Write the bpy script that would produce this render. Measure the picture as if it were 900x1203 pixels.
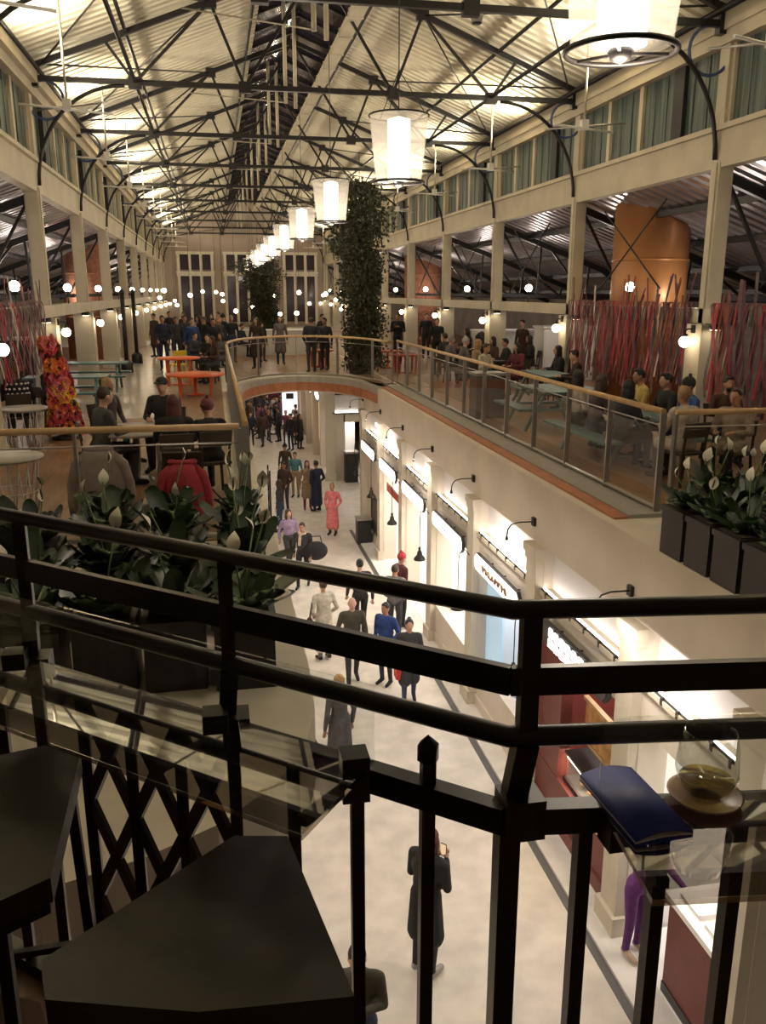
import bpy, bmesh, math, random
import numpy as np
from mathutils import Vector, Matrix, Euler
random.seed(7)
PI = math.pi
scene = bpy.context.scene
for o in list(bpy.data.objects): bpy.data.objects.remove(o)
COL = scene.collection

# ------------------------------------------------------------------ camera
FPX = 1000.0
PITCH = math.atan((601.5 - 343.0) / FPX)
YAW = math.atan((450 - 250) / FPX * math.cos(PITCH))
CAMZ = 7.4
cam_d = bpy.data.cameras.new('camera')
cam_d.sensor_fit = 'HORIZONTAL'; cam_d.sensor_width = 36.0; cam_d.lens = 36.0 * FPX / 900.0
cam_d.clip_start = 0.05; cam_d.clip_end = 300
cam = bpy.data.objects.new('camera', cam_d); COL.objects.link(cam)
cam.location = (0, 0, CAMZ); cam.rotation_euler = (PI / 2 - PITCH, 0, -YAW)
scene.camera = cam

# ------------------------------------------------------------------ world, exposure
w = bpy.data.worlds.new('night'); scene.world = w; w.use_nodes = True
w.node_tree.nodes['Background'].inputs[0].default_value = (0.012, 0.014, 0.024, 1)
w.node_tree.nodes['Background'].inputs[1].default_value = 1.0
vs = scene.view_settings
vs.view_transform = 'Standard'; vs.look = 'None'; vs.gamma = 1.0; vs.use_curve_mapping = False
vs.exposure = 0.0
UPLIGHT_W = 175.0; CHANDELIER_W = 100.0; GLOBE_W = 9.0; SHOP_W = 110.0; DOWN_W = 95.0

# ------------------------------------------------------------------ materials
MATS = {}
def mat(name, col, rough=0.6, metal=0.0, emit=None, estr=0.0, var=0.0, scale=6.0, stretch=(1,1,1), bump=0.0, col2=None, spec=0.5):
    if name in MATS: return MATS[name]
    m = bpy.data.materials.new(name); m.use_nodes = True
    nt = m.node_tree; b = nt.nodes['Principled BSDF']
    b.inputs['Roughness'].default_value = rough; b.inputs['Metallic'].default_value = metal
    b.inputs['Specular IOR Level'].default_value = spec
    b.inputs['Base Color'].default_value = (*col, 1)
    if var or col2:
        tc = nt.nodes.new('ShaderNodeTexCoord'); mp = nt.nodes.new('ShaderNodeMapping')
        mp.inputs['Scale'].default_value = stretch
        nz = nt.nodes.new('ShaderNodeTexNoise'); nz.inputs['Scale'].default_value = scale; nz.inputs['Detail'].default_value = 5
        rp = nt.nodes.new('ShaderNodeValToRGB')
        c2 = col2 if col2 else tuple(c * (1 - var) for c in col)
        c1 = col if col2 else tuple(min(1, c * (1 + var * .5)) for c in col)
        rp.color_ramp.elements[0].position = .35; rp.color_ramp.elements[1].position = .65
        rp.color_ramp.elements[0].color = (*c2, 1); rp.color_ramp.elements[1].color = (*c1, 1)
        nt.links.new(tc.outputs['Object'], mp.inputs[0]); nt.links.new(mp.outputs[0], nz.inputs['Vector'])
        nt.links.new(nz.outputs[0], rp.inputs[0]); nt.links.new(rp.outputs[0], b.inputs['Base Color'])
        if bump:
            bp = nt.nodes.new('ShaderNodeBump'); bp.inputs['Strength'].default_value = bump; bp.inputs['Distance'].default_value = .02
            nt.links.new(nz.outputs[0], bp.inputs['Height']); nt.links.new(bp.outputs[0], b.inputs['Normal'])
    if emit:
        b.inputs['Emission Color'].default_value = (*emit, 1); b.inputs['Emission Strength'].default_value = estr
    MATS[name] = m
    return m

def glass_mat(name, tint=(.93, .96, .94), refl=0.08, rough=0.03, fres=1.45):
    m = bpy.data.materials.new(name); m.use_nodes = True; nt = m.node_tree
    for n in list(nt.nodes): nt.nodes.remove(n)
    out = nt.nodes.new('ShaderNodeOutputMaterial'); mx = nt.nodes.new('ShaderNodeMixShader')
    tr = nt.nodes.new('ShaderNodeBsdfTransparent'); tr.inputs[0].default_value = (*tint, 1)
    gl = nt.nodes.new('ShaderNodeBsdfGlossy'); gl.inputs['Roughness'].default_value = rough; gl.inputs[0].default_value = (1, 1, 1, 1)
    fr = nt.nodes.new('ShaderNodeFresnel'); fr.inputs[0].default_value = fres
    ad = nt.nodes.new('ShaderNodeMath'); ad.operation = 'ADD'; ad.inputs[1].default_value = refl; ad.use_clamp = True
    ge = nt.nodes.new('ShaderNodeNewGeometry'); fb_ = nt.nodes.new('ShaderNodeMath'); fb_.operation = 'SUBTRACT'; fb_.inputs[0].default_value = 1.0
    mu = nt.nodes.new('ShaderNodeMath'); mu.operation = 'MULTIPLY'   # reflect on the outer face only, the thin sheet's inner face just passes light
    nt.links.new(ge.outputs['Backfacing'], fb_.inputs[1]); nt.links.new(ad.outputs[0], mu.inputs[0]); nt.links.new(fb_.outputs[0], mu.inputs[1])
    nt.links.new(fr.outputs[0], ad.inputs[0]); nt.links.new(mu.outputs[0], mx.inputs[0])
    nt.links.new(tr.outputs[0], mx.inputs[1]); nt.links.new(gl.outputs[0], mx.inputs[2]); nt.links.new(mx.outputs[0], out.inputs[0])
    MATS[name] = m
    return m

cream = mat('cream_paint', (.54, .475, .345), .55, var=.12, scale=1.5)
plaster = mat('shop_plaster', (.64, .56, .46), .7, var=.08, scale=1.2)
pil_m = mat('pilaster_paint', (.60, .53, .41), .55, var=.08, scale=2)
ledge_m = mat('ledge_plaster', (.66, .60, .50), .7, var=.10, scale=2.0)
stone = mat('pale_stone_floor', (.63, .57, .49), .38, var=.14, scale=2.6)
kerb_m = mat('kerb_stone', (.70, .66, .60), .5, var=.1, scale=4)
drain_m = mat('drain_metal', (.10, .095, .09), .5)
roof_m = mat('cream_roof_sheet', (.62, .57, .44), .5, var=.10, scale=.8)
aisle_roof_m = mat('grey_roof_sheet', (.40, .37, .37), .28, metal=.7, var=.35, scale=1.6, stretch=(1, .4, 1))
black = mat('black_steel', (.008, .006, .005), .45)
rail_m = mat('railing_black_paint', (.016, .012, .010), .34, var=.25, scale=9)
dark = mat('dark_void_panel', (.02, .018, .018), .6)
wood_deck = mat('brown_wood_deck', (.26, .14, .07), .42, var=.35, scale=3, stretch=(6, .5, 1))
tile_deck = mat('pale_deck_tile', (.48, .41, .34), .22, var=.12, scale=2)
wood_rail = mat('oak_handrail', (.55, .36, .17), .45, var=.15, scale=6)
orange_wood = mat('terracotta_strip', (.42, .16, .07), .5, var=.2, scale=5)
steel = mat('brushed_steel', (.42, .40, .38), .35, metal=.75)
grey_strip = mat('grey_ledge_metal', (.33, .30, .26), .5, var=.1)
glass = glass_mat('clear_railing_glass', (.955, .965, .955), .0)
glass_top = glass_mat('mirror_glass_top', (.66, .63, .58), .46, .02)
glass_clear = glass_mat('clear_glass', (.95, .96, .95), .04, .01)
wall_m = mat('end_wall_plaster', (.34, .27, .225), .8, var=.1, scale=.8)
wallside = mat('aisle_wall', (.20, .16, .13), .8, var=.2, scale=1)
copper = mat('copper_drum', (.42, .185, .065), .40, metal=.25, var=.18, scale=1.2)
brick_m = mat('brick_drum', (.33, .14, .08), .8, var=.3, scale=8)
niche_m = mat('niche_white', (.70, .66, .64), .6)
white_m = mat('white_enamel', (.75, .73, .70), .4)
lamp_glow = mat('lamp_glow', (1, .95, .85), .5, emit=(1, .83, .60), estr=14)
led = mat('led_strip', (1, 1, 1), .5, emit=(1, .93, .86), estr=11)
def shade_material():
    m = bpy.data.materials.new('frosted_shade_glass'); m.use_nodes = True; nt = m.node_tree
    for n in list(nt.nodes): nt.nodes.remove(n)
    out = nt.nodes.new('ShaderNodeOutputMaterial'); a = nt.nodes.new('ShaderNodeMixShader'); a.inputs[0].default_value = .28
    tr = nt.nodes.new('ShaderNodeBsdfTransparent'); tl = nt.nodes.new('ShaderNodeBsdfTranslucent'); tl.inputs[0].default_value = (.9, .84, .74, 1)
    nt.links.new(tr.outputs[0], a.inputs[1]); nt.links.new(tl.outputs[0], a.inputs[2]); nt.links.new(a.outputs[0], out.inputs[0])
    return m
shade_m = shade_material()
core_m = mat('lamp_core', (1, 1, 1), .5, emit=(1, .92, .80), estr=3.0)
sign_white = mat('lightbox_white', (.9, .9, .88), .4, emit=(1, .95, .88), estr=2.6)
neon = mat('neon_letters', (1, 1, 1), .4, emit=(1, .97, .92), estr=6)
sign_black = mat('sign_black', (.03, .025, .025), .4)
shop_white = mat('shop_bright_wall', (.85, .84, .82), .6)
shop_blue = mat('shop_blue_panel', (.45, .66, .85), .5, emit=(.55, .78, 1.0), estr=.35)
maroon = mat('maroon_panel', (.16, .035, .028), .5, var=.15, scale=3)
teal = mat('teal_paint', (.09, .18, .18), .45)
orange_p = mat('orange_paint', (.75, .13, .03), .4)
yellow_p = mat('yellow_paint', (.75, .55, .03), .45)
red_p = mat('red_paint', (.50, .05, .03), .45)
soil = mat('soil', (.03, .02, .012), .9)
planter_m = mat('black_planter', (.018, .016, .017), .45)
leaf_a = mat('lily_leaf', (.020, .048, .014), .38, var=.4, scale=9)
leaf_b = mat('lily_leaf_light', (.05, .085, .026), .4, var=.35, scale=9)
spathe_m = mat('white_spathe', (.80, .76, .62), .5)
stem_m = mat('plant_stem', (.10, .17, .05), .5)
vine_m = mat('vine_leaf', (.060, .068, .022), .5, col2=(.02, .025, .010), scale=5)
bark = mat('bark', (.05, .035, .02), .8)

def pane_material():
    m = bpy.data.materials.new('teal_window_glass'); m.use_nodes = True; nt = m.node_tree; b = nt.nodes['Principled BSDF']
    tc = nt.nodes.new('ShaderNodeTexCoord'); mp = nt.nodes.new('ShaderNodeMapping'); mp.inputs['Scale'].default_value = (1, 7, .25)
    nz = nt.nodes.new('ShaderNodeTexNoise'); nz.inputs['Scale'].default_value = 2.2; nz.inputs['Detail'].default_value = 3
    rp = nt.nodes.new('ShaderNodeValToRGB')
    rp.color_ramp.elements[0].position = .35; rp.color_ramp.elements[0].color = (.025, .04, .04, 1)
    rp.color_ramp.elements[1].position = .68; rp.color_ramp.elements[1].color = (.13, .17, .15, 1)
    nt.links.new(tc.outputs['Object'], mp.inputs[0]); nt.links.new(mp.outputs[0], nz.inputs['Vector'])
    nt.links.new(nz.outputs[0], rp.inputs[0]); nt.links.new(rp.outputs[0], b.inputs['Base Color'])
    b.inputs['Roughness'].default_value = .28
    MATS['pane'] = m; return m
pane_m = pane_material()
night_pane = mat('night_window', (.03, .02, .03), .15)

# ------------------------------------------------------------------ mesh helpers
class MB:
    def __init__(s): s.v = []; s.f = []; s.mi = []; s.sm = []
    def add(s, vs_, fs, mi=0, smooth=False):
        n = len(s.v); s.v.extend([tuple(v) for v in vs_])
        for f in fs: s.f.append(tuple(i + n for i in f)); s.mi.append(mi); s.sm.append(smooth)
        return s
    def box(s, a, b, mi=0):
        (x0, y0, z0), (x1, y1, z1) = a, b
        x0, x1 = min(x0, x1), max(x0, x1); y0, y1 = min(y0, y1), max(y0, y1); z0, z1 = min(z0, z1), max(z0, z1)
        return s.add([(x0,y0,z0),(x1,y0,z0),(x1,y1,z0),(x0,y1,z0),(x0,y0,z1),(x1,y0,z1),(x1,y1,z1),(x0,y1,z1)],
                     [(0,3,2,1),(4,5,6,7),(0,1,5,4),(1,2,6,5),(2,3,7,6),(3,0,4,7)], mi)
    def bar(s, p, q, w_, h_, mi=0, up=(0,0,1)):
        p, q = Vector(p), Vector(q); d = (q - p).normalized(); u = Vector(up)
        if abs(d.dot(u)) > .98: u = Vector((0, 1, 0))
        r = d.cross(u).normalized(); u = r.cross(d).normalized()
        pts = [c + r * sx * w_ / 2 + u * sz * h_ / 2 for c in (p, q) for sx, sz in ((-1,-1),(1,-1),(1,1),(-1,1))]
        return s.add(pts, [(0,1,2,3),(7,6,5,4),(0,4,5,1),(1,5,6,2),(2,6,7,3),(3,7,4,0)], mi)
    def tube(s, p, q, r0, r1=None, n=10, mi=0, caps=True):
        r1 = r0 if r1 is None else r1
        return s.path([p, q], [r0, r1], n, mi, caps)
    def path(s, pts, r, n=8, mi=0, caps=True, closed=False):
        pts = [Vector(p) for p in pts]; k = len(pts)
        rs = r if isinstance(r, (list, tuple)) else [r] * k
        base = len(s.v); prev = None
        for i, p in enumerate(pts):
            if closed: d = pts[(i + 1) % k] - pts[i - 1]
            else: d = pts[min(i + 1, k - 1)] - pts[max(i - 1, 0)]
            d.normalize()
            if prev is None:
                u = Vector((0, 0, 1)) if abs(d.z) < .9 else Vector((1, 0, 0))
            else: u = prev
            a = d.cross(u).normalized(); b = a.cross(d).normalized(); prev = b
            for j in range(n):
                t = 2 * PI * j / n
                s.v.append(tuple(p + (a * math.cos(t) + b * math.sin(t)) * rs[i]))
        for i in range(k if closed else k - 1):
            i2 = (i + 1) % k
            for j in range(n):
                j2 = (j + 1) % n
                s.f.append((base + i*n + j, base + i2*n + j, base + i2*n + j2, base + i*n + j2)); s.mi.append(mi); s.sm.append(True)
        if caps and not closed:
            s.f.append(tuple(base + j for j in range(n))); s.mi.append(mi); s.sm.append(False)
            s.f.append(tuple(base + (k-1)*n + n-1-j for j in range(n))); s.mi.append(mi); s.sm.append(False)
        return s
    def prism(s, poly, z0, z1, mi=0):
        n = len(poly)
        area = sum(poly[i][0]*poly[(i+1)%n][1]-poly[(i+1)%n][0]*poly[i][1] for i in range(n))
        if area < 0: poly = poly[::-1]
        vs_ = [(x, y, z0) for x, y in poly] + [(x, y, z1) for x, y in poly]
        fs = [tuple(range(n-1, -1, -1)), tuple(range(n, 2*n))] + [(i, (i+1)%n, n+(i+1)%n, n+i) for i in range(n)]
        return s.add(vs_, fs, mi)
    def rev(s, prof, n=16, c=(0,0,0), mi=0, smooth=True):
        base = len(s.v); k = len(prof)
        for r, z in prof:
            for j in range(n):
                t = 2*PI*j/n; s.v.append((c[0]+r*math.cos(t), c[1]+r*math.sin(t), c[2]+z))
        for i in range(k-1):
            for j in range(n):
                j2 = (j+1) % n
                s.f.append((base+i*n+j, base+i*n+j2, base+(i+1)*n+j2, base+(i+1)*n+j)); s.mi.append(mi); s.sm.append(smooth)
        if prof[0][0] > 1e-4: s.f.append(tuple(base+n-1-j for j in range(n))); s.mi.append(mi); s.sm.append(False)
        if prof[-1][0] > 1e-4: s.f.append(tuple(base+(k-1)*n+j for j in range(n))); s.mi.append(mi); s.sm.append(False)
        return s
    def ell(s, c, r, nu=12, nv=8, mi=0, rot=None):
        base = len(s.v); R = rot.to_matrix() if rot else None
        def put(x, y, z):
            p = Vector((x*r[0], y*r[1], z*r[2]))
            if R: p = R @ p
            s.v.append((c[0]+p.x, c[1]+p.y, c[2]+p.z))
        put(0, 0, -1)
        for i in range(1, nv):
            a = -PI/2 + PI*i/nv
            for j in range(nu):
                t = 2*PI*j/nu; put(math.cos(a)*math.cos(t), math.cos(a)*math.sin(t), math.sin(a))
        put(0, 0, 1); top = len(s.v)-1
        def F(*f): s.f.append(f); s.mi.append(mi); s.sm.append(True)
        for j in range(nu): F(base, base+1+(j+1)%nu, base+1+j)
        for i in range(nv-2):
            for j in range(nu):
                a = base+1+i*nu; F(a+j, a+(j+1)%nu, a+nu+(j+1)%nu, a+nu+j)
        a = base+1+(nv-2)*nu
        for j in range(nu): F(a+j, a+(j+1)%nu, top)
        return s
    def mesh(s, name, mats):
        me = bpy.data.meshes.new(name); me.from_pydata(s.v, [], s.f)
        for m in (mats if isinstance(mats, (list, tuple)) else [mats]): me.materials.append(m)
        me.polygons.foreach_set('material_index', s.mi); me.polygons.foreach_set('use_smooth', s.sm)
        me.update(); return me
    def build(s, name, mats, parent=None, loc=None):
        return obj(name, s.mesh(name, mats), parent, loc)

def obj(name, me, parent=None, loc=None, rot=None, scale=None):
    o = bpy.data.objects.new(name, me); COL.objects.link(o)
    if parent: o.parent = parent
    if loc is not None: o.location = loc
    if rot is not None: o.rotation_euler = rot
    if scale is not None: o.scale = scale if isinstance(scale, (tuple, list)) else (scale,)*3
    return o
def tag(o, label, cat, group=None, kind=None):
    o['label'] = label
    if cat: o['category'] = cat
    if group: o['group'] = group
    if kind: o['kind'] = kind
    return o
def thing(name, label, cat, loc=(0,0,0), rz=0, group=None, scale=1.0):
    o = obj(name, None, None, loc, (0, 0, rz), scale); o.empty_display_size = .1
    return tag(o, label, cat, group)
def struct(name, mb, m, label=None):
    o = mb.build(name, m); o['kind'] = 'structure'
    if label: o['label'] = label
    return o
def sroot(name, loc=(0,0,0), label=None):
    o = obj(name, None, None, loc); o['kind'] = 'structure'; o.empty_display_size = .1
    if label: o['label'] = label
    return o
def children(o): return list(o.children)
def copy_tree(root, loc, rz=None, label=None, group=None, scale=None):
    r = root.copy(); COL.objects.link(r); r.location = loc
    if rz is not None: r.rotation_euler = (0, 0, rz)
    if label: r['label'] = label
    if group: r['group'] = group
    if scale: r.scale = (scale,)*3
    for ch in root.children:
        c = ch.copy(); COL.objects.link(c); c.parent = r
        for g in ch.children:
            d = g.copy(); COL.objects.link(d); d.parent = c
    return r
def light(name, kind, loc, energy, color=(1, .8, .55), size=.3, rot=None, size_y=None, spot=None, parent=None):
    l = bpy.data.lights.new(name, kind); l.energy = energy; l.color = color
    if kind == 'AREA':
        l.size = size
        if size_y: l.shape = 'RECTANGLE'; l.size_y = size_y
    else: l.shadow_soft_size = size
    if spot: l.spot_size = spot; l.spot_blend = .6
    return obj(name, l, parent, loc, rot)
WARM = (1.0, .87, .64); WHITE = (1.0, .92, .84)
ORD = ['nearest', 'second', 'third', 'fourth', 'fifth', 'sixth', 'seventh', 'eighth', 'ninth', 'tenth', 'eleventh', 'twelfth', 'thirteenth', 'fourteenth']

# ================================================================== STRUCTURE
DZ = 4.8                       # upper deck level
XL, XR, XC = -3.6, 8.55, 2.475 # nave column rows and centre line
BAYS = [14 + 5.92 * k for k in range(-2, 10)]   # truss / column positions along the hall
YEND = 67.3
# ---- ground floor
struct('floor', MB().box((-12, -3, -.2), (16, 75, 0)), stone, 'pale stone ground floor of the market hall')
struct('trim_1', MB().box((3.93, 2, 0), (4.03, 26.0, .012)), drain_m, 'dark drain channel along the shop fronts')
struct('trim_2', MB().box((4.03, 2, 0), (4.42, 25.6, .05)), kerb_m, 'pale kerb below the shop fronts')
# ---- upper decks
edgeL = [(.55, 23.3), (.55, 5.6), (.52, 5.0), (.42, 4.55), (.2, 4.15), (-.1, 3.85), (-.45, 3.65), (-.9, 3.5), (-1.6, 3.42), (-10, 3.4)]
arc = []
for i in range(17):
    t = PI * i / 16
    arc.append((2.455 - 1.905 * math.cos(t), 23.3 + 3.7 * math.sin(t)))
struct('floor_left', MB().prism(edgeL + [(-10, YEND), (.55, YEND)], 4.30, DZ), ledge_m, 'cream edged left upper deck slab')
struct('floor_right', MB().prism([(4.76, 2), (15.2, 2), (15.2, YEND), (4.76, YEND)], 4.35, DZ), ledge_m, 'right upper deck slab')
struct('floor_bridge', MB().prism([(.55, YEND)] + arc + [(4.76, 23.3), (4.76, YEND)], 4.35, DZ), ledge_m, 'upper deck slab closing the far end of the opening')
# deck finishes
struct('floor_wood_left', MB().box((-10, 9.0, DZ), (.12, 44, DZ + .012)), wood_deck, 'brown wooden floor of the left deck')
struct('floor_walkway', MB().box((-3.3, 18.5, DZ + .012), (-1.0, 60, DZ + .02)), tile_deck, 'pale shiny walkway along the left deck')
struct('floor_wood_right', MB().box((5.2, 4.0, DZ), (15, 60, DZ + .012)), wood_deck, 'brown wooden floor of the right deck')
farc = [(.3, 60), (.3, 24.2)] + [(2.455 - 2.1*math.cos(PI*i/16), 24.2 + 3.7*math.sin(PI*i/16)) for i in range(1, 16)] + [(5.1, 24.2), (5.1, 60)]
struct('floor_wood_far', MB().prism(farc, DZ, DZ + .012), wood_deck, 'brown wooden floor behind the curved railing')
# arc fascia: orange band under grey lip
def strip_along(path2d, off0, off1, z0, z1):
    mb = MB(); k = len(path2d); L = []
    for i in range(k):
        a = Vector(path2d[max(i-1, 0)]); b = Vector(path2d[min(i+1, k-1)]); d = (b-a).normalized(); nrm = Vector((-d.y, d.x)); p = Vector(path2d[i])
        L.append((p + nrm*off0, p + nrm*off1))
    vs_ = []
    for a, b in L: vs_ += [(a.x, a.y, z0), (b.x, b.y, z0), (b.x, b.y, z1), (a.x, a.y, z1)]
    fs = []
    for i in range(k-1):
        p, q = 4*i, 4*i+4
        fs += [(p, q, q+1, p+1), (p+1, q+1, q+2, p+2), (p+2, q+2, q+3, p+3), (p+3, q+3, q, p)]
    fs += [(0, 1, 2, 3), (4*k-1, 4*k-2, 4*k-3, 4*k-4)]
    return mb.add(vs_, fs)
struct('trim_3', strip_along(arc, -.05, .0, 4.40, 4.66), orange_wood, 'orange wooden band round the curved slab edge')
struct('trim_4', strip_along(arc, -.07, .14, 4.66, 4.83), grey_strip, 'grey lip of the curved slab edge')
struct('trim_5', MB().box((4.52, 9.0, DZ), (4.70, 23.6, DZ+.03)), orange_wood, 'terracotta strip along the right ledge')
struct('trim_6', MB().box((4.70, 9.0, DZ), (5.18, 23.6, DZ+.05)), grey_strip, 'grey strip below the right glass railing')
struct('trim_7', MB().box((.20, 9.0, DZ), (.50, 23.2, DZ+.04)), cream, 'cream kerb below the left glass railing')

# ---- columns, beams
def column(side, Y, k):
    X = XL if side == 'left' else XR; s_ = 1 if side == 'left' else -1
    r = sroot('column', (X, Y, DZ), f'cream steel column, {ORD[k]} of the {side} row')
    MB().box((-.13, -.13, 2.05), (.13, .13, 4.7)).box((-.16, -.07, 2.05), (.16, .07, 4.7)).build('shaft', cream, r)
    MB().box((-.26, -.24, 0), (.26, .24, 2.05)).box((-.30, -.28, 0), (.30, .28, .25)).build('pillar', cream, r)
    MB().box((-.14, -.14, 5.3), (.14, .14, 6.55)).build('upper_post', cream, r)
for k, Y in enumerate(BAYS):
    column('left', Y, k); column('right', Y, k)
for side, X, i in (('left', XL, 8), ('right', XR, 10)):
    s_ = 1 if side == 'left' else -1
    struct(f'beam_{side}', MB().box((X - .12, 0, 9.42), (X + .12, YEND, 10.08)).box((X - .2, 0, 10.0), (X + .2, YEND, 10.08)), cream, f'deep cream beam below the {side} clerestory')
    struct(f'trim_{i}', MB().box((X - .16, 0, 6.87), (X + .16, YEND, 7.12)), cream, f'cream mid-height beam along the {side} aisle')
    struct(f'trim_{i+1}', MB().box((X - .2, 0, 11.30), (X + .2, YEND, 11.62)).box((X - .25, 0, 11.50), (X + .32, YEND, 11.85)), cream, f'cream cornice above the {side} windows')
# ---- clerestory windows
wn = 0
pane_me = {}
for side, X in (('left', XL), ('right', XR)):
    for k in range(len(BAYS) - 1):
        y0, y1 = BAYS[k] + .14, BAYS[k+1] - .14
        wn += 1
        r = sroot(f'window_{wn}', (X, y0, 10.08), f'teal clerestory window band, {ORD[k]} bay on the {side}')
        L = y1 - y0; n = 4; cell = L / n
        for j in range(n):
            MB().box((-.02, j*cell + .06, .02), (.02, (j+1)*cell - .06, 1.22)).build('pane', pane_m, r)
            for q in (1, 2):
                MB().box((-.035, j*cell + cell*q/3 - .012, 0), (.035, j*cell + cell*q/3 + .012, 1.22)).build('glazing_bar', pane_m, r)
        for j in range(n + 1):
            if j == 1: continue
            MB().box((-.08, j*cell - .07, 0), (.08, j*cell + .07, 1.22)).build('mullion', cream, r)
        MB().box((-.10, cell - .24, 0), (.12, cell + .12, 1.22)).build('dark_panel', dark, r)
# ---- nave roof: ribbed sheets
SL = .385
def ribbed(xa, za, xb, zb, y0, y1, pitch, h, th=.02):
    mb = MB(); prof = []; y = y0
    while y < y1:
        prof += [(y, 0), (y + pitch*.52, 0), (y + pitch*.62, h), (y + pitch*.9, h)]; y += pitch
    prof.append((y, 0)); vs_ = []; k = len(prof)
    for (x, z) in ((xa, za), (xb, zb)): vs_ += [(x, yy, z + hh) for yy, hh in prof]
    fs = [(i, i+1, k+i+1, k+i) for i in range(k-1)]
    return mb.add(vs_, fs)
zE = 11.85
struct('ceiling_left', ribbed(XL - .3, zE - .08, 1.35, zE + SL*(1.35 - XL), -1, YEND, .30, .07), roof_m, 'ribbed cream roof sheeting, left slope')
struct('ceiling_right', ribbed(3.6, zE + SL*(XR - 3.6), XR + .3, zE - .08, -1, YEND, .30, .07), roof_m, 'ribbed cream roof sheeting, right slope')
zr = zE + SL * (XC - XL)
r = sroot('ceiling_ridge', (0, 0, 0), 'dark glazed ridge strip along the roof')
y = -1.0
while y < YEND:
    MB().add([(1.3, y+.04, zE + SL*(1.3-XL) + .10), (XC, y+.04, zr + .12), (XC, y+1.44, zr + .12), (1.3, y+1.44, zE + SL*(1.3-XL) + .10)], [(0,1,2,3)]).build('pane', night_pane, r)
    MB().add([(XC, y+.04, zr + .12), (3.65, y+.04, zE + SL*(XR-3.65) + .10), (3.65, y+1.44, zE + SL*(XR-3.65) + .10), (XC, y+1.44, zr + .12)], [(0,1,2,3)]).build('pane', night_pane, r)
    MB().bar((1.3, y, zE + SL*(1.3-XL)+.06), (XC, y, zr+.06), .06, .08).bar((XC, y, zr+.06), (3.65, y, zE + SL*(XR-3.65)+.06), .06, .08).build('glazing_bar', black, r)
    y += 1.48
# ---- trusses
CH = 11.6
def truss_meshes():
    P = {}
    P['bottom_chord'] = [MB().bar((XL+.15, 0, CH), (XR-.15, 0, CH), .10, .10)]
    rl = lambda x: CH + .17 + SL * (x - XL - .15) if x <= XC else CH + .17 + SL * (XR - .15 - x)
    P['rafter'] = [MB().bar((XL+.1, 0, rl(XL+.15)), (XC, 0, rl(XC)), .10, .11), MB().bar((XR-.1, 0, rl(XR-.15)), (XC, 0, rl(XC)), .10, .11)]
    web = []
    for sg in (-1, 1):
        X = lambda d: XC + sg * d
        web += [MB().bar((X(3.85), 0, CH), (X(2.25), 0, rl(X(2.25))), .05, .06), MB().bar((X(2.25), 0, rl(X(2.25))), (X(1.6), 0, CH), .05, .06),
                MB().bar((X(1.6), 0, CH), (XC, 0, rl(XC)), .05, .06), MB().bar((X(3.85), 0, CH), (X(4.4), 0, rl(X(4.4))), .05, .06)]
    P['strut'] = web
    P['gusset_plate'] = [MB().box((x-.13, -.07, z-.12), (x+.13, .07, z+.1)) for x, z in ((XC-3.85, CH), (XC+3.85, CH), (XC-1.6, CH), (XC+1.6, CH), (XC-2.25, rl(XC-2.25)), (XC+2.25, rl(XC+2.25)))] + \
        [MB().box((XL+.05, -.08, CH-.16), (XL+.32, .08, CH+.2)), MB().box((XR-.32, -.08, CH-.16), (XR-.05, .08, CH+.2))]
    br, rg = [], []
    for sg, X0 in ((1, XL), (-1, XR)):
        pts = []
        for i in range(15):
            t = PI/2 * i/14
            pts.append((X0 + sg*(.16 + 1.85*(1-math.cos(t))), 0, 9.55 + 1.98*math.sin(t)))
        br.append(MB().path(pts, .038, 6))
        cx, cz, rr = X0 + sg*.42, 11.20, .37
        rg.append(MB().path([(cx + rr*math.cos(2*PI*i/20), 0, cz + rr*math.sin(2*PI*i/20)) for i in range(20)], .028, 6, closed=True))
    P['curved_bracket'] = br; P['ring'] = rg
    return {k: [m.mesh(k, mat('ring_blue_light_tint', (.05, .09, .22), .35) if k == 'ring' else black) for m in v] for k, v in P.items()}  # black ring's blue rim light is put into its base colour
TM = truss_meshes()
for k, Y in enumerate(BAYS):
    r = sroot('roof_truss', (0, Y, 0), f'black steel roof truss with curved brackets, {ORD[k]} from the railing')
    for nm, L in TM.items():
        for me in L: obj(nm, me, r)
pur = [(XL+.32, 11.78), (XR-.32, 11.78), (XC-3.85, CH+.02), (XC+3.85, CH+.02), (XL+2.1, zE+SL*2.1-.12), (XR-2.1, zE+SL*2.1-.12), (XC-1.3, zr-.62), (XC+1.3, zr-.62)]
for i, (x, z) in enumerate(pur):
    mb = MB().tube((x, 0, z), (x, YEND, z), .055 if i < 2 else .04, n=8)
    struct('purlin', mb, black, ['black eaves tube along the left cornice', 'black eaves tube along the right cornice', 'left black tie along the truss chords', 'right black tie along the truss chords', 'lower black purlin on the left slope', 'lower black purlin on the right slope', 'upper black purlin left of the ridge', 'upper black purlin right of the ridge'][i])
for k in range(len(BAYS)-1):
    r = sroot('aisle_cross_brace', (XR+.05, BAYS[k], 7.12), f'thin crossed rods between the right columns, {ORD[k]} bay')
    MB().tube((0, 1.9, .35), (0, 4.6, 2.0), .018, n=5).build('rod', black, r); MB().tube((0, 1.9, 2.0), (0, 4.6, .35), .018, n=5).build('rod', black, r)
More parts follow.
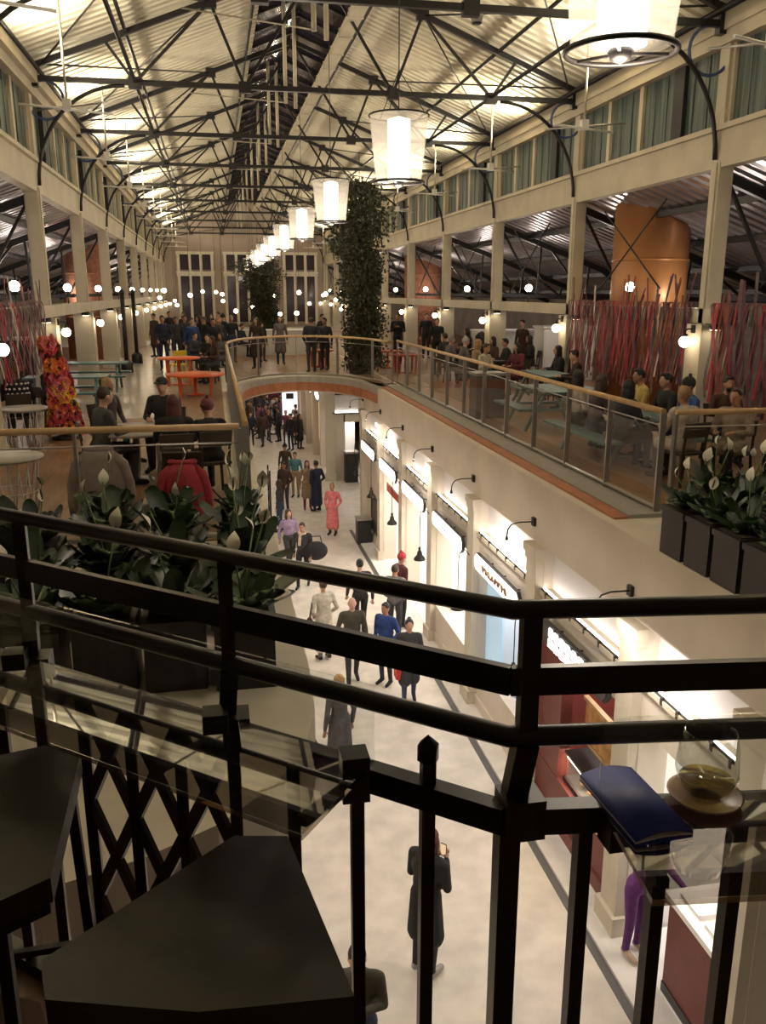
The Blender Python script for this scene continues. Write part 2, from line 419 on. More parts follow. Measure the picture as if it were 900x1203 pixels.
# diagonal wind bracing between trusses on the slopes
rb = MB()
for k in range(len(BAYS)-1):
    r = sroot('wind_brace', (0, BAYS[k], 0), f'crossed thin roof bracing rods, {ORD[k]} bay')
    for sg, X0 in ((1, XL), (-1, XR)):
        a, b = X0 + sg*.4, X0 + sg*3.8; za, zb = zE + SL*.4 - .14, zE + SL*3.8 - .14
        MB().tube((a, 0, za), (b, 5.92, zb), .02, n=5).build('rod', black, r)
        MB().tube((b, 0, zb), (a, 5.92, za), .02, n=5).build('rod', black, r)
# ---- end wall
struct('wall_back', MB().box((-10, YEND, 0), (15.2, YEND+.3, 11.6)).add([(XL-.3, YEND, 11.6), (XR+.3, YEND, 11.6), (XC, YEND, 14.3), (XL-.3, YEND+.3, 11.6), (XR+.3, YEND+.3, 11.6), (XC, YEND+.3, 14.3)], [(0,1,2), (5,4,3), (0,2,5,3), (1,4,5,2), (0,3,4,1)]), wall_m, 'beige plaster gable wall at the far end')
for gi, (x0, x1) in enumerate(((-2.4, .05), (1.0, 3.5), (5.4, 7.8))):
    wn += 1
    r = sroot(f'window_{wn}', ((x0+x1)/2, YEND, 0), f'tall three-light window in the far wall, {["left", "middle", "right"][gi]} one')
    W = (x1-x0)/3
    for j in range(3):
        a = (j-1.5)*W
        MB().box((a+.1, -.04, 5.2), (a+W-.1, -.02, 8.55)).build('pane', night_pane, r)
        MB().box((a+.1, -.04, 9.0), (a+W-.1, -.02, 10.1)).build('pane', night_pane, r)
    for j in range(4): MB().box(((j-1.5)*W-.1, -.12, 5.0), ((j-1.5)*W+.1, 0, 10.2)).build('mullion', ledge_m, r)
    MB().box((-1.5*W-.15, -.16, 8.55), (1.5*W+.15, 0, 8.8)).build('transom', ledge_m, r)
    MB().box((-1.5*W-.15, -.16, 10.1), (1.5*W+.15, 0, 10.3)).build('lintel', ledge_m, r)
    MB().box((-1.5*W-.2, -.22, 8.8), (1.5*W+.2, 0, 8.86)).build('sill', white_m, r)
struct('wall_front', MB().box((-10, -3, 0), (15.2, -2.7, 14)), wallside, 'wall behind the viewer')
# ---- aisles
for side, X0, sg in (('left', XL, -1), ('right', XR, 1)):
    xa, xb = X0 + sg*.1, X0 + sg*6.5
    a, b = ((xb, 7.1), (xa, 9.42)) if sg < 0 else ((xa, 9.42), (xb, 7.1))
    struct(f'ceiling_aisle_{side}', ribbed(a[0], a[1], b[0], b[1], -1, YEND, .36, .09), aisle_roof_m, f'sloping grey ribbed roof of the {side} aisle')
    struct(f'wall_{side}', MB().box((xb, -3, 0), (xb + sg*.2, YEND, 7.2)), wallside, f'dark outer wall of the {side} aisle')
    for k, Y in enumerate(BAYS):
        r = sroot('aisle_truss', (X0, Y, 0), f'dark raking truss under the {side} aisle roof, {ORD[k]} bay')
        MB().bar((sg*.1, 0, 9.28), (sg*6.4, 0, 6.98), .12, .16).build('rafter', black, r)
        MB().bar((sg*.2, 0, 7.3), (sg*6.3, 0, 7.15), .09, .1).build('tie', black, r)
        for q in range(3):
            x = sg*(1.3 + 1.6*q); zt = 9.28 - 2.3*(abs(x)-.1)/6.3
            MB().bar((x, 0, 7.25), (x + sg*.1, 0, zt), .06, .06).build('strut', black, r)
            MB().bar((x, 0, 7.25), (x - sg*1.2, 0, zt + .42), .06, .06).build('strut', black, r)
    for q in range(4):
        x = X0 + sg*(1.0 + 1.5*q); zt = 9.38 - 2.3*(1.0+1.5*q)/6.4
        struct('purlin', MB().bar((x, 0, zt), (x, YEND, zt), .09, .12), black, f'dark purlin under the {side} aisle roof, {ORD[q]} from the columns')
    # inner partition at the back of the aisle: pillars and counters

# ================================================================== SHOP FRONTS (right, ground floor)
PY = [2.8, 5.75, 8.0, 10.98, 13.97, 16.95, 19.90, 22.80, 25.70]   # pilaster centres
WX = 4.4
fw = MB()
for i in range(len(PY)-1):
    a, b = PY[i]+.2, PY[i+1]-.2
    fw.box((WX, a, 3.92), (WX+.36, b, 4.8))              # fascia over niche
    fw.box((WX, a, 2.78), (WX+.36, b, 3.30))             # band under niche
for y in PY: fw.box((WX, y-.2, 0), (WX+.36, y+.2, 4.8))
struct('wall_shop_front', fw, plaster, 'cream plaster wall over the row of shops')
for i, y in enumerate(PY):
    r = sroot('pilaster', (WX, y, 0), f'cream pilaster between shop fronts, {ORD[i]} from the viewer')
    MB().box((-.12, -.19, .3), (0, .19, 3.86)).build('shaft', pil_m, r)
    MB().box((-.16, -.24, 3.80), (0, .24, 3.92)).box((-.14, -.21, 3.70), (0, .21, 3.80)).build('capital', pil_m, r)
    MB().box((-.17, -.24, 0), (0, .24, .30)).build('plinth', pil_m, r)
for i in range(len(PY)-1):
    a, b = PY[i]+.2, PY[i+1]-.2
    r = thing('light_niche', f'glowing wall niche above the {ORD[i]} shop front from the viewer', 'niche', (WX, (a+b)/2, 3.30), 0, 'lit niches over the shops')
    h = (b-a)/2
    MB().box((.14, -h, .012), (.2, h, .62)).build('back_panel', niche_m, r)
    MB().box((-.05, -h, -.05), (.14, h, .012)).build('sill', pil_m, r)
    MB().box((.0, -h+.03, .012), (.04, h-.03, .03)).build('led_strip', led, r)
    MB().box((-.03, -h, 0), (-.01, h, .035)).build('lip', sign_black, r)
    for j in range(6): MB().box((-.055, -h + (j+.5)*h/3 - .02, -.04), (-.02, -h + (j+.5)*h/3 + .02, .05)).build('clip', sign_black, r)
# gooseneck lamps on the pilaster tops
gl = None
for i, y in enumerate(PY[2:] ):
    lab = f'black gooseneck wall lamp, {ORD[i]} along the shop fascia'
    if gl is None:
        gl = thing('gooseneck_lamp', lab, 'lamp', (WX, y+.22, 4.2), 0, 'gooseneck lamps on the shop fascia')
        MB().box((-.04, -.05, -.06), (0, .05, .06)).build('mount', black, gl)
        MB().path([(-.03, 0, 0), (-.25, 0, 0), (-.36, 0, -.03), (-.41, 0, -.10), (-.42, 0, -.2)], .010, 6).build('arm', black, gl)
        MB().rev([(.01, 0), (.018, -.02), (.026, -.06), (.02, -.065)], 10, (-.42, 0, -.19)).build('shade', black, gl)
    else: copy_tree(gl, (WX, y+.22, 4.2), None, lab)
# bell lanterns hanging on the pilasters
wl = None
for i, y in enumerate(PY[3:]):
    lab = f'small dark bell lantern on a pilaster, {ORD[i]} from the viewer'
    if wl is None:
        wl = thing('bell_lantern', lab, 'lantern', (WX-.12, y, 1.9), 0, 'bell lanterns on the pilasters')
        MB().path([(0, 0, .95), (-.08, 0, 1.05), (-.18, 0, 1.0), (-.2, 0, .85), (-.2, 0, .1)], .009, 5).build('hanger', black, wl)
        MB().rev([(.02, .16), (.05, .12), (.06, .05), (.12, -.02), (.13, -.06), (.11, -.06)], 12, (-.2, 0, 0)).build('bell_shade', black, wl)
        MB().rev([(.03, .22), (.03, .16)], 8, (-.2, 0, 0)).build('neck', black, wl)
    else: copy_tree(wl, (WX-.12, y, 1.9), None, lab)

# ---- shop rooms
SX = 7.6
def room(i, back, side, floor_z=.06):
    a, b = PY[i]+.2, PY[i+1]-.2
    mb = MB().box((SX, a-.2, 0), (SX+.1, b+.2, 2.8)).box((WX+.36, a-.2, 2.72), (SX, b+.2, 2.8)).box((WX+.36, a-.2, 0), (SX, a-.06, 2.8)).box((WX+.36, b+.06, 0), (SX, b+.2, 2.8)).box((WX, a, 0), (SX, b, floor_z))
    struct('wall_shop_room', mb, back, f'room behind the {ORD[i]} shop front from the viewer')
    return a, b
def lightbox(i, label, dark_face=False, glyph='script'):
    a, b = PY[i]+.28, PY[i+1]-.55
    X = WX - .20; z0, z1 = 2.80, 3.07; c = .08
    r = thing('shop_sign', label, 'sign', (X, (a+b)/2, 0), 0, 'signs over the shop fronts')
    h = (b-a)/2
    def ring(e, x): return [(x, -h+c-e*.4, z0-e), (x, h-c+e*.4, z0-e), (x, h+e, z0+c-e*.4), (x, h+e, z1-c+e*.4), (x, h-c+e*.4, z1+e), (x, -h+c-e*.4, z1+e), (x, -h-e, z1-c+e*.4), (x, -h-e, z0+c-e*.4)]
    f_ = MB().add(ring(.02, .012) + ring(.02, .07), [tuple(range(8)), tuple(range(15, 7, -1))] + [(j, 8+j, 8+(j+1) % 8, (j+1) % 8) for j in range(8)])
    f_.build('frame', sign_black, r)
    MB().add(ring(0, 0) + ring(0, .03), [tuple(range(8)), tuple(range(15, 7, -1))] + [(j, 8+j, 8+(j+1) % 8, (j+1) % 8) for j in range(8)]).build('face', sign_black if dark_face else sign_white, r)
    for q in (-.6, 0, .6): MB().bar((.06, h*q, z1-.08), (.20, h*q, z1-.08), .02, .02).build('bracket', sign_black, r)
    return r, h, z0, z1
def glyphs(r, h, z0, z1, m, n, hh, rows=1, span=.55, x=-.012):
    rnd = random.Random(3 + n)
    for row in range(rows):
        zc = (z0+z1)/2 + (rows-1-2*row)*hh*.62
        for j in range(n):
            y = h*span - (2*h*span)*(j+.5)/n; w_ = h*span/n*(.55+.35*rnd.random())
            if rows > 1:      # solid block letters, blown out by their own light
                k = rnd.random()*.4+.6
                MB().box((x, y-w_, zc-hh/2), (x+.014, y+w_, zc-hh/2+hh*k)).box((x, y-w_*.4, zc-hh/2), (x+.014, y+w_*.8, zc+hh/2)).build('letter', m, r)
            else:             # looping script strokes
                MB().path([(x, y - w_*1.5*(q/7-.5) + w_*.5*math.sin(q*1.9), zc + hh*.45*math.sin(q*1.5+j*1.1)) for q in range(8)], hh*.09, 5).build('letter', m, r)
script_m = mat('sign_brown_ink', (.22, .12, .05), .5)
room(0, shop_white, shop_white); a1, b1 = room(1, shop_white, shop_white)
a2, b2 = room(2, maroon, maroon); a3, b3 = room(3, shop_white, shop_white); room(4, shop_white, shop_white); room(5, shop_white, shop_white); room(6, shop_white, shop_white)
r, h, z0, z1 = lightbox(2, 'black sign with white block letters on two rows over the maroon shop', True); glyphs(r, h, z0, z1, neon, 7, .12, 2, .62)
r, h, z0, z1 = lightbox(3, 'white lightbox sign with brown script over the blue shop window'); glyphs(r, h, z0, z1, script_m, 8, .13, 1, .6)
r, h, z0, z1 = lightbox(4, 'white lightbox sign with thin grey lettering, next beyond the blue shop'); glyphs(r, h, z0, z1, mat('sign_grey_ink', (.3, .3, .3), .5), 5, .06, 1, .3)
lightbox(5, 'white lightbox sign over the brightest open shop front')
lightbox(6, 'white lightbox sign over the shop with a red band')
lightbox(7, 'white lightbox sign nearest the side passage')
# base walls / counters under the openings
def low_wall(i, z, m, y0=0, y1=1, x0=WX, x1=WX+.2, nm='wall_low', lab=''):
    a, b = PY[i]+.2, PY[i+1]-.2
    struct(nm, MB().box((x0, a+(b-a)*y0, .05), (x1, a+(b-a)*y1, z)).box((x0-.03, a+(b-a)*y0, .05), (x1, a+(b-a)*y1, .25)), m, lab)
low_wall(3, .85, plaster, lab='low plaster wall below the blue shop window')
low_wall(4, .85, plaster, lab='low plaster wall below the bright corner display')
low_wall(2, .78, maroon, lab='maroon low wall below the food display', x0=WX+.02)
low_wall(7, 2.78, plaster, x0=WX+.05, lab='blank plaster shop front beside the side passage')
struct('wall_maroon', MB().box((WX+.03, 10.0, .05), (WX+.2, 10.78, 2.78)), maroon, 'tall maroon panel beside the food display')
# maroon counter of the nearest shop with trays
ct = thing('serving_counter', 'maroon serving counter with bright white top near the viewer', 'counter', (WX+.13, 6.0, .06))
MB().box((-.10, -.02, 0), (.55, .95, 1.15)).build('front', maroon, ct)
MB().box((-.14, -.03, 1.15), (.6, 1.0, 1.22)).build('worktop', mat('lit_counter_top', (.9, .88, .85), .3), ct)
for j in range(2): MB().box((-.02, .05+.46*j, 1.22), (.45, .44+.46*j, 1.25)).box((-.02, .05+.46*j, 1.25), (.45, .08+.46*j, 1.28)).build('tray', white_m, ct)
MB().box((-.115, -.02, .0), (-.10, .95, .12)).build('kick_plate', sign_black, ct)
# glass display of the food shop
fd = thing('food_display', 'lit glass food display case in the maroon shop', 'display case', (WX+.10, 9.3, .78))
MB().box((0, -.95, 0), (.7, .65, .06)).build('base', sign_black, fd)
MB().box((0, -.95, .42), (.7, .65, .46)).build('top', sign_black, fd)
MB().box((.02, -.9, .38), (.5, .6, .42)).build('light_tray', lamp_glow, fd)
MB().box((0, -.95, .06), (.01, .65, .42)).build('front_glass', glass_clear, fd)
food = mat('bread_brown', (.55, .28, .09), .6, var=.3, scale=8)
for j in range(6):
    tag(MB().ell((0, 0, .05), (.22, .10, .06), 10, 6).build('loaf', food, None, (WX+.42, 8.52+.22*j, .85)), f'brown loaf in the lit food display, {ORD[j]} from the viewer', 'bread', 'loaves in the food display')
fr = thing('framed_picture', 'warm brown framed picture board on the maroon shop back wall', 'picture', (WX+.35, 9.2, 1.45))
MB().box((0, -.75, 0), (.03, .7, .55)).build('board', food, fr)
MB().box((-.02, -.8, -.05), (.05, .75, 0)).box((-.02, -.8, .55), (.05, .75, .6)).build('frame', wood_rail, fr)
# blue shop: shelf unit with goods
struct('wall_blue_panel', MB().box((WX+.16, 12.9, .85), (WX+.2, 13.75, 2.75)), shop_blue, 'pale blue panel in the shop window')
struct('wall_blue_panel', MB().box((WX+.02, 11.2, .05), (WX+.06, 12.0, .84)), shop_blue, 'pale blue panel under the shop window')
su = thing('shelf_unit', 'white shelf unit of packaged goods behind the blue shop window', 'shelves', (WX+.9, 12.2, .05))
MB().box((.4, -1.0, 0), (.45, 1.1, 2.4)).build('back', shop_blue, su)
for q in range(5): MB().box((0, -1.0, .55+.4*q), (.4, 1.1, .58+.4*q)).build('shelf', white_m, su)
for q in (-1.0, 1.08): MB().box((0, q, 0), (.4, q+.03, 2.4)).build('side_panel', white_m, su)
pk_cols = [(.6, .05, .06), (.75, .72, .7), (.1, .1, .12), (.45, .42, .4), (.15, .25, .45), (.7, .5, .2)]
pkn = ['red', 'white', 'black', 'grey', 'blue', 'tan']
for q in range(5):
    for j in range(7):
        ci = (q*3+j*2+q*j) % 6
        tag(MB().box((0, 0, 0), (.2, .2, .16+.1*((j+q) % 3)/2)).build('package', mat('pack_'+pkn[ci], pk_cols[ci], .5), None, (WX+.95, 11.28+.29*j, .635+.4*q)), f'{pkn[ci]} package on the shelves of the blue shop', 'package', f'{pkn[ci]} packages in the blue shop')
# white displays in bright shops
for (yy, lab) in ((15.2, 'white display cabinet in the bright window beyond the blue shop'), (18.0, 'white display cabinet in the brightest shop'), (21.0, 'white display cabinet below the red band')):
    d = thing('display_cabinet', lab, 'cabinet', (WX+.5, yy, .06))
    MB().box((0, -.7, 0), (.5, .7, .9)).build('body', white_m, d)
    MB().box((-.03, -.75, .9), (.55, .75, .95)).build('worktop', white_m, d)
    for q in range(3): MB().box((-.015, -.66+.45*q, .08), (0, -.26+.45*q, .84)).build('door', shop_white, d)
rbnd = thing('hanging_banner', 'red band across the top of the far bright shop window', 'banner', (WX+.05, 21.35, 2.1))
MB().box((0, -1.1, 0), (.04, 1.1, .2)).build('cloth', red_p, rbnd); MB().tube((.02, -1.15, .21), (.02, 1.15, .21), .02).build('rod', steel, rbnd)
pb = thing('notice_board', 'dark framed board on the blank wall beside the side passage', 'board', (WX+.02, 23.75, .5))
MB().box((-.02, -.75, 0), (.0, .75, 1.0)).build('panel', sign_black, pb); MB().box((-.04, -.8, -.05), (.0, .8, 0)).box((-.04, -.8, 1.0), (0, .8, 1.05)).box((-.04, -.8, 0), (0, -.75, 1)).box((-.04, .75, 0), (0, .8, 1)).build('frame', bark, pb)
def bin_(name, lab, loc, w_, d_, h_):
    b = thing(name, lab, 'bin', loc)
    MB().box((-w_/2, -d_/2, 0), (w_/2, d_/2, h_*.94)).build('body', planter_m, b)
    MB().box((-w_/2-.02, -d_/2-.02, h_*.94), (w_/2+.02, d_/2+.02, h_)).build('lid', steel, b)
    MB().box((-w_*.3, -d_/2-.012, h_*.70), (w_*.3, -d_/2, h_*.84)).build('flap', sign_black, b)
bin_('litter_bin', 'black litter bin by the corner of the side passage', (4.15, 24.55, .0), .42, .42, .8)
bin_('litter_bin', 'dark litter bin behind the right glass railing', (5.62, 17.4, DZ+.012), .62, .5, .95)
# ---- side passage and far facade
PW = 33.6
struct('wall_passage', MB().box((4.9, PW, 2.35), (9.5, PW+.3, 4.35)).box((5.6, PW, 0), (9.5, PW+.3, 4.35)).box((4.2, PW, 0), (4.95, PW+.3, 4.35)), plaster, 'cream wall facing the viewer in the side passage')
struct('wall_passage_side', MB().box((WX+.36, 25.9, 0), (9.5, 26.1, 4.35)), plaster, 'near side wall of the side passage')
struct('wall_passage_end', MB().box((9.5, 25.9, 0), (9.7, PW+.3, 4.35)), plaster, 'end wall of the side passage')
for j, x in enumerate((4.35, 5.75)):
    r = sroot('pilaster', (x, PW, 0), ['cream pilaster at the far corner of the side passage', 'cream pilaster right of the bright passage doorway'][j])
    MB().box((-.19, -.12, .3), (.19, 0, 3.86)).build('shaft', pil_m, r); MB().box((-.24, -.16, 3.7), (.24, 0, 3.9)).build('capital', pil_m, r); MB().box((-.24, -.16, 0), (.24, 0, .3)).build('plinth', pil_m, r)
nb = thing('light_niche', 'glowing wall niche facing the viewer in the side passage', 'niche', (5.0, PW-.02, 2.75), 0, 'lit niches over the shops')
MB().box((-.5, -.02, 0), (.5, 0, .7)).build('back_panel', niche_m, nb); MB().box((-.55, -.12, -.04), (.55, 0, 0)).build('sill', sign_black, nb); MB().box((-.5, -.08, 0), (.5, -.05, .02)).build('led_strip', led, nb)
MB().box((-.55, -.1, 0), (-.5, 0, .7)).box((-.55, -.1, .7), (.55, 0, .75)).build('frame', sign_black, nb)
struct('wall_passage_shop', MB().box((4.95, PW+1.6, 0), (5.6, PW+1.7, 2.4)), shop_white, 'bright room behind the passage doorway')
bin_('litter_bin', 'tall black bin standing in the bright passage doorway', (5.12, PW-.4, 0), .5, .45, 1.25)
FY = [36.6 + 2.96*k for k in range(9)]
fm = MB()
for i in range(8):
    a, b = FY[i]+.2, FY[i+1]-.2
    fm.box((WX, a, 2.78), (WX+.3, b, 4.35)); fm.box((WX+.15, a, 0), (WX+.3, b, 2.78))
for y in FY: fm.box((WX-.1, y-.2, 0), (WX+.3, y+.2, 4.35))
struct('wall_far_shops', fm, plaster, 'cream shop fronts beyond the side passage')
for i in range(8):
    s_ = thing('shop_sign', f'glowing oval sign on the far shop row, {ORD[i]} past the passage', 'sign', (WX-.04, FY[i]+1.5, 2.95), 0, 'oval signs on the far shop row')
    MB().ell((0, 0, 0), (.05, .85, .22), 16, 8).build('face', sign_white, s_); MB().path([(.0, .88*math.cos(2*PI*q/20), .25*math.sin(2*PI*q/20)) for q in range(20)], .03, 5, closed=True).build('frame', sign_black, s_)
    struct('wall_lit_window', MB().box((WX+.13, FY[i]+.5, .8), (WX+.149, FY[i]+2.4, 2.5)), mat('warm_shop_window', (.8, .6, .35), .5, emit=(1, .72, .4), estr=.45), f'warm lit window of the far shop row, {ORD[i]} past the passage')
ap = thing('light_column', 'tall white illuminated board standing in the far walkway', 'lit board', (3.75, 45.5, 0))
MB().box((-.42, -.12, 0), (.42, .12, .2)).build('base', steel, ap); MB().box((-.4, -.1, .2), (.4, .1, 3.3)).build('panel', mat('white_board_lit', (.9, .9, .95), .4, emit=(.9, .92, 1), estr=1.0), ap); MB().box((-.2, -.112, 1.9), (.2, -.10, 2.2)).build('print', sign_black, ap)
struct('wall_ground_left', MB().box((-2.2, 0, 0), (-2.0, YEND, 4.3)), plaster, 'ground floor wall under the left deck')
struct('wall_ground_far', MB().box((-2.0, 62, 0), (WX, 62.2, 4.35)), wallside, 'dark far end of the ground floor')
for i, y in enumerate((8, 14, 20, 26, 32, 38)):
    r = sroot('pilaster', (-2.0, y, 0), f'cream pilaster under the left deck, {ORD[i]} from the viewer')
    MB().box((0, -.2, 0), (.12, .2, 4.0)).build('shaft', pil_m, r); MB().box((0, -.25, 4.0), (.16, .25, 4.3)).build('capital', pil_m, r)
rk = thing('display_rack', 'black ladder-like metal rack under the left deck edge', 'rack', (1.5, 27.2, 0))
for q in (-1, 1): MB().bar((0, .5*q, 0), (0, .5*q, 1.9), .05, .05).build('upright', black, rk)
for q in range(5): MB().bar((0, -.5, .3+.36*q), (0, .5, .3+.36*q), .04, .04).build('rung', black, rk)

# ================================================================== LIGHTS of the hall
for k in range(len(BAYS)-1):
    y = (BAYS[k]+BAYS[k+1])/2
    for side, X, sg in (('left', XL, 1), ('right', XR, -1)):
        light('eaves_uplight', 'AREA', (X+sg*.8, y, 11.42), UPLIGHT_W, WARM, .2, (PI, sg*.6, 0), 1.0)
for i in range(1, 8):
    a, b = PY[i]+.2, PY[i+1]-.2
    if i in (1, 2, 3, 4, 5, 6):
        light('shop_ceiling_light', 'AREA', (WX+1.3, (a+b)/2, 2.68), SHOP_W*{1: .5, 2: .55, 3: .7}.get(i, 1.1), (.86, .94, 1) if i == 3 else WHITE, 1.3, None, 2.2)
for k in range(1, len(BAYS)-1, 1):
    y = (BAYS[k]+BAYS[k+1])/2
    light('aisle_roof_fill', 'POINT', (XR+1.6, y, 7.35), 55, (1, .88, .78), .12); light('aisle_roof_fill', 'POINT', (XL-1.6, y, 7.35), 55, (1, .88, .78), .12)  # added fill without fittings, put in to brighten the aisle roofs
light('passage_light', 'AREA', (6.5, 30, 4.25), 60, WHITE, 1.5, None, 3)
light('passage_shop_light', 'AREA', (5.3, PW+.8, 2.6), 40, WHITE, .5, None, .8)
for y in (6, 11, 16, 21):
    light('soffit_light', 'AREA', (-.4, y, 4.28), DOWN_W, WHITE, .7, (0, -.35, 0), 2.5)
    light('facade_light', 'AREA', (4.0, y+1.5, 4.0), DOWN_W*.35, WHITE, .2, (0, .12, 0), 1.2)
for y in (29, 35, 41, 47, 54):
    light('soffit_light', 'AREA', (2.4, y, 4.28), DOWN_W*.5, (1, .86, .68), 1.6, None, 2.0)

# ================================================================== UPPER DECK FITTINGS
def glass_rail(label, pts, spacing=1.35, base_z=DZ+.05, top=6.05, ends=(True, True)):
    r = thing('glass_railing', label, 'railing', (pts[0][0], pts[0][1], base_z))
    o = Vector((pts[0][0], pts[0][1], 0)); P = [Vector((x, y, 0)) - o for x, y in pts]; H = top - base_z
    up = lambda p, z: (p.x, p.y, z)
    MB().path([up(p, H) for p in P], .035, 10).build('handrail', wood_rail, r)
    MB().path([up(p, H-.17) for p in P], .010, 6).build('wire_rail', steel, r)
    MB().path([up(p, .04) for p in P], .03, 6).build('base_rail', steel, r)
    for i in range(len(P)-1):
        d = P[i+1]-P[i]; L = d.length; n = max(1, round(L/spacing)); u = d.normalized()
        for j in range(n):
            a = P[i]+u*(L*j/n); b = P[i]+u*(L*(j+1)/n)
            if L > .9 or i % 3 == 0 or j:
                MB().bar(up(a, 0), up(a, H-.02), .075, .03, up=tuple(u)).build('post', steel, r)
            MB().bar(up(a+u*.03, (H-.25)/2+.07), up(b-u*.03, (H-.25)/2+.07), .012, H-.3).build('glass_pane', glass, r)
    MB().bar(up(P[-1], 0), up(P[-1], H-.02), .075, .03, up=(1, 0, 0)).build('post', steel, r)
    return r
glass_rail('long right glass railing with wooden handrail above the shops', [(5.1, 9.1), (5.1, 24.2)])
farpts = [(.3, 23.0)] + [(2.5 - 2.2*math.cos(PI*i/16), 23.6 + 3.75*math.sin(PI*i/16)) for i in range(0, 17)] + [(4.9, 23.9)]
glass_rail('curved glass railing closing the far end of the opening', farpts, 9)
glass_rail('left glass railing running away beside the opening', [(.27, 9.0), (.27, 22.9)], 1.4)
glass_rail('near glass railing across the left deck behind the lilies', [(.2, 8.9), (-8, 9.05)], 1.5)
glass_rail('near glass railing across the right deck behind the lilies', [(5.2, 9.0), (12, 8.7)], 1.5)
# ---- chandeliers
ch0 = None
for i, y in enumerate([5.27, 11.7, 18.4, 24.4, 30.4, 36.4, 42.4, 48.4, 54.4, 60.4]):
    lab = f'flared frosted chandelier hanging over the opening, {ORD[i]} from the viewer'
    if ch0 is None:
        ch0 = thing('chandelier', lab, 'chandelier', (XC, y, 8.80), 0, 'row of chandeliers down the hall')
        MB().rev([(.30, .03), (.33, .30), (.38, .80), (.375, .80), (.325, .30), (.295, .03)], 24).build('shade', shade_m, ch0)
        MB().path([(.33*math.cos(2*PI*q/28), .33*math.sin(2*PI*q/28), 0) for q in range(28)], .018, 6, closed=True).build('bottom_ring', black, ch0)
        MB().path([(.39*math.cos(2*PI*q/28), .39*math.sin(2*PI*q/28), .81) for q in range(28)], .012, 6, closed=True).build('top_ring', black, ch0)
        MB().rev([(.02, .0), (.15, .03), (.15, .76), (.02, .80)], 16).build('lamp_tube', core_m, ch0)
        MB().rev([(.0, -.07), (.06, -.05), (.08, 0), (.05, .03)], 12).build('hub', black, ch0)
        for q in range(3):
            t = 2*PI*q/3; MB().bar((.07*math.cos(t), .07*math.sin(t), -.01), (.33*math.cos(t), .33*math.sin(t), 0), .02, .015).build('spoke', black, ch0)
            MB().tube((.38*math.cos(t), .38*math.sin(t), .81), (0, 0, 1.35), .006, n=5).build('suspension_wire', black, ch0)
        MB().tube((0, 0, .8), (0, 0, zr + .12 - 8.8), .008, n=5).build('cable', black, ch0)
    else: copy_tree(ch0, (XC, y, 8.80), None, lab)
    light('chandelier_light', 'POINT', (XC, y, 8.60), CHANDELIER_W if i < 6 else CHANDELIER_W*.5, (1, .86, .69), .16)
# ---- suspended cross-arm fittings under the eaves
sf0 = None
for k in range(len(BAYS)-1):
    for side, X, sg in (('left', XL, 1), ('right', XR, -1)):
        y = (BAYS[k]+BAYS[k+1])/2
        lab = f'thin cross-arm fitting hung under the {side} eaves, {ORD[k]} bay from the viewer'
        if sf0 is None:
            sf0 = thing('hanging_fitting', lab, 'light fitting', (X+sg*1.25, y, 10.5), 0, 'cross-arm fittings under the eaves')
            MB().tube((0, 0, 0), (0, 0, zE + SL*1.25 - 10.5), .022, n=6).build('rod', cream, sf0)
            MB().box((-.07, -.07, -.02), (.07, .07, .16)).build('junction_box', white_m, sf0)
            MB().tube((-.75, -.3, 0), (.75, .3, .0), .022, n=6).build('arm', white_m, sf0)
            MB().tube((-.65, .45, .04), (.65, -.45, .04), .018, n=6).build('arm', steel, sf0)
        else: copy_tree(sf0, (X+sg*1.25, y, 10.5), None, lab)
# ---- pale pipes and duct near the ridge, ceiling speaker
for k in range(1, len(BAYS)-1):
    p_ = thing('drop_pipes', f'pair of pale vertical pipes hanging from the ridge, {ORD[k-1]} set', 'pipes', (XC-.55, BAYS[k]+2.2, 11.75), 0, 'pale pipes under the ridge')
    MB().tube((0, 0, 0), (0, 0, 2.3), .045, n=8).build('pipe', cream, p_); MB().tube((.28, .5, 0), (.28, .5, 2.4), .045, n=8).build('pipe', cream, p_)
    MB().tube((0, 0, .02), (-2.2, -1.2, -.1), .014, n=5).build('branch_pipe', cream, p_)
dk = thing('cable_tray', 'long cream ribbed duct running beside the ridge', 'duct', (XC+.75, 8, 13.05))
MB().box((-.14, 0, -.08), (.14, 58, .08)).build('body', cream, dk)
for q in range(40): MB().box((-.16, 1.45*q, -.1), (.16, 1.45*q+.06, .1)).build('clamp', cream, dk)
for q in range(0, 10): MB().tube((0, 3+6*q, .08), (0, 3+6*q, .95), .01, n=5).build('hanger', black, dk)
sp = thing('ceiling_speaker', 'small grey drop-shaped loudspeaker hanging below the right roof slope', 'speaker', (4.42, 14.8, 11.62))
MB().rev([(.0, 0), (.09, .01), (.105, .1), (.09, .2), (.05, .27), (.01, .3)], 14).build('housing', mat('speaker_grey', (.36, .33, .30), .6), sp); MB().tube((0, 0, .3), (0, 0, 1.75), .006, n=5).build('cable', black, sp); MB().rev([(.0, -.005), (.085, -.004), (.09, .02)], 14).build('grille', black, sp)
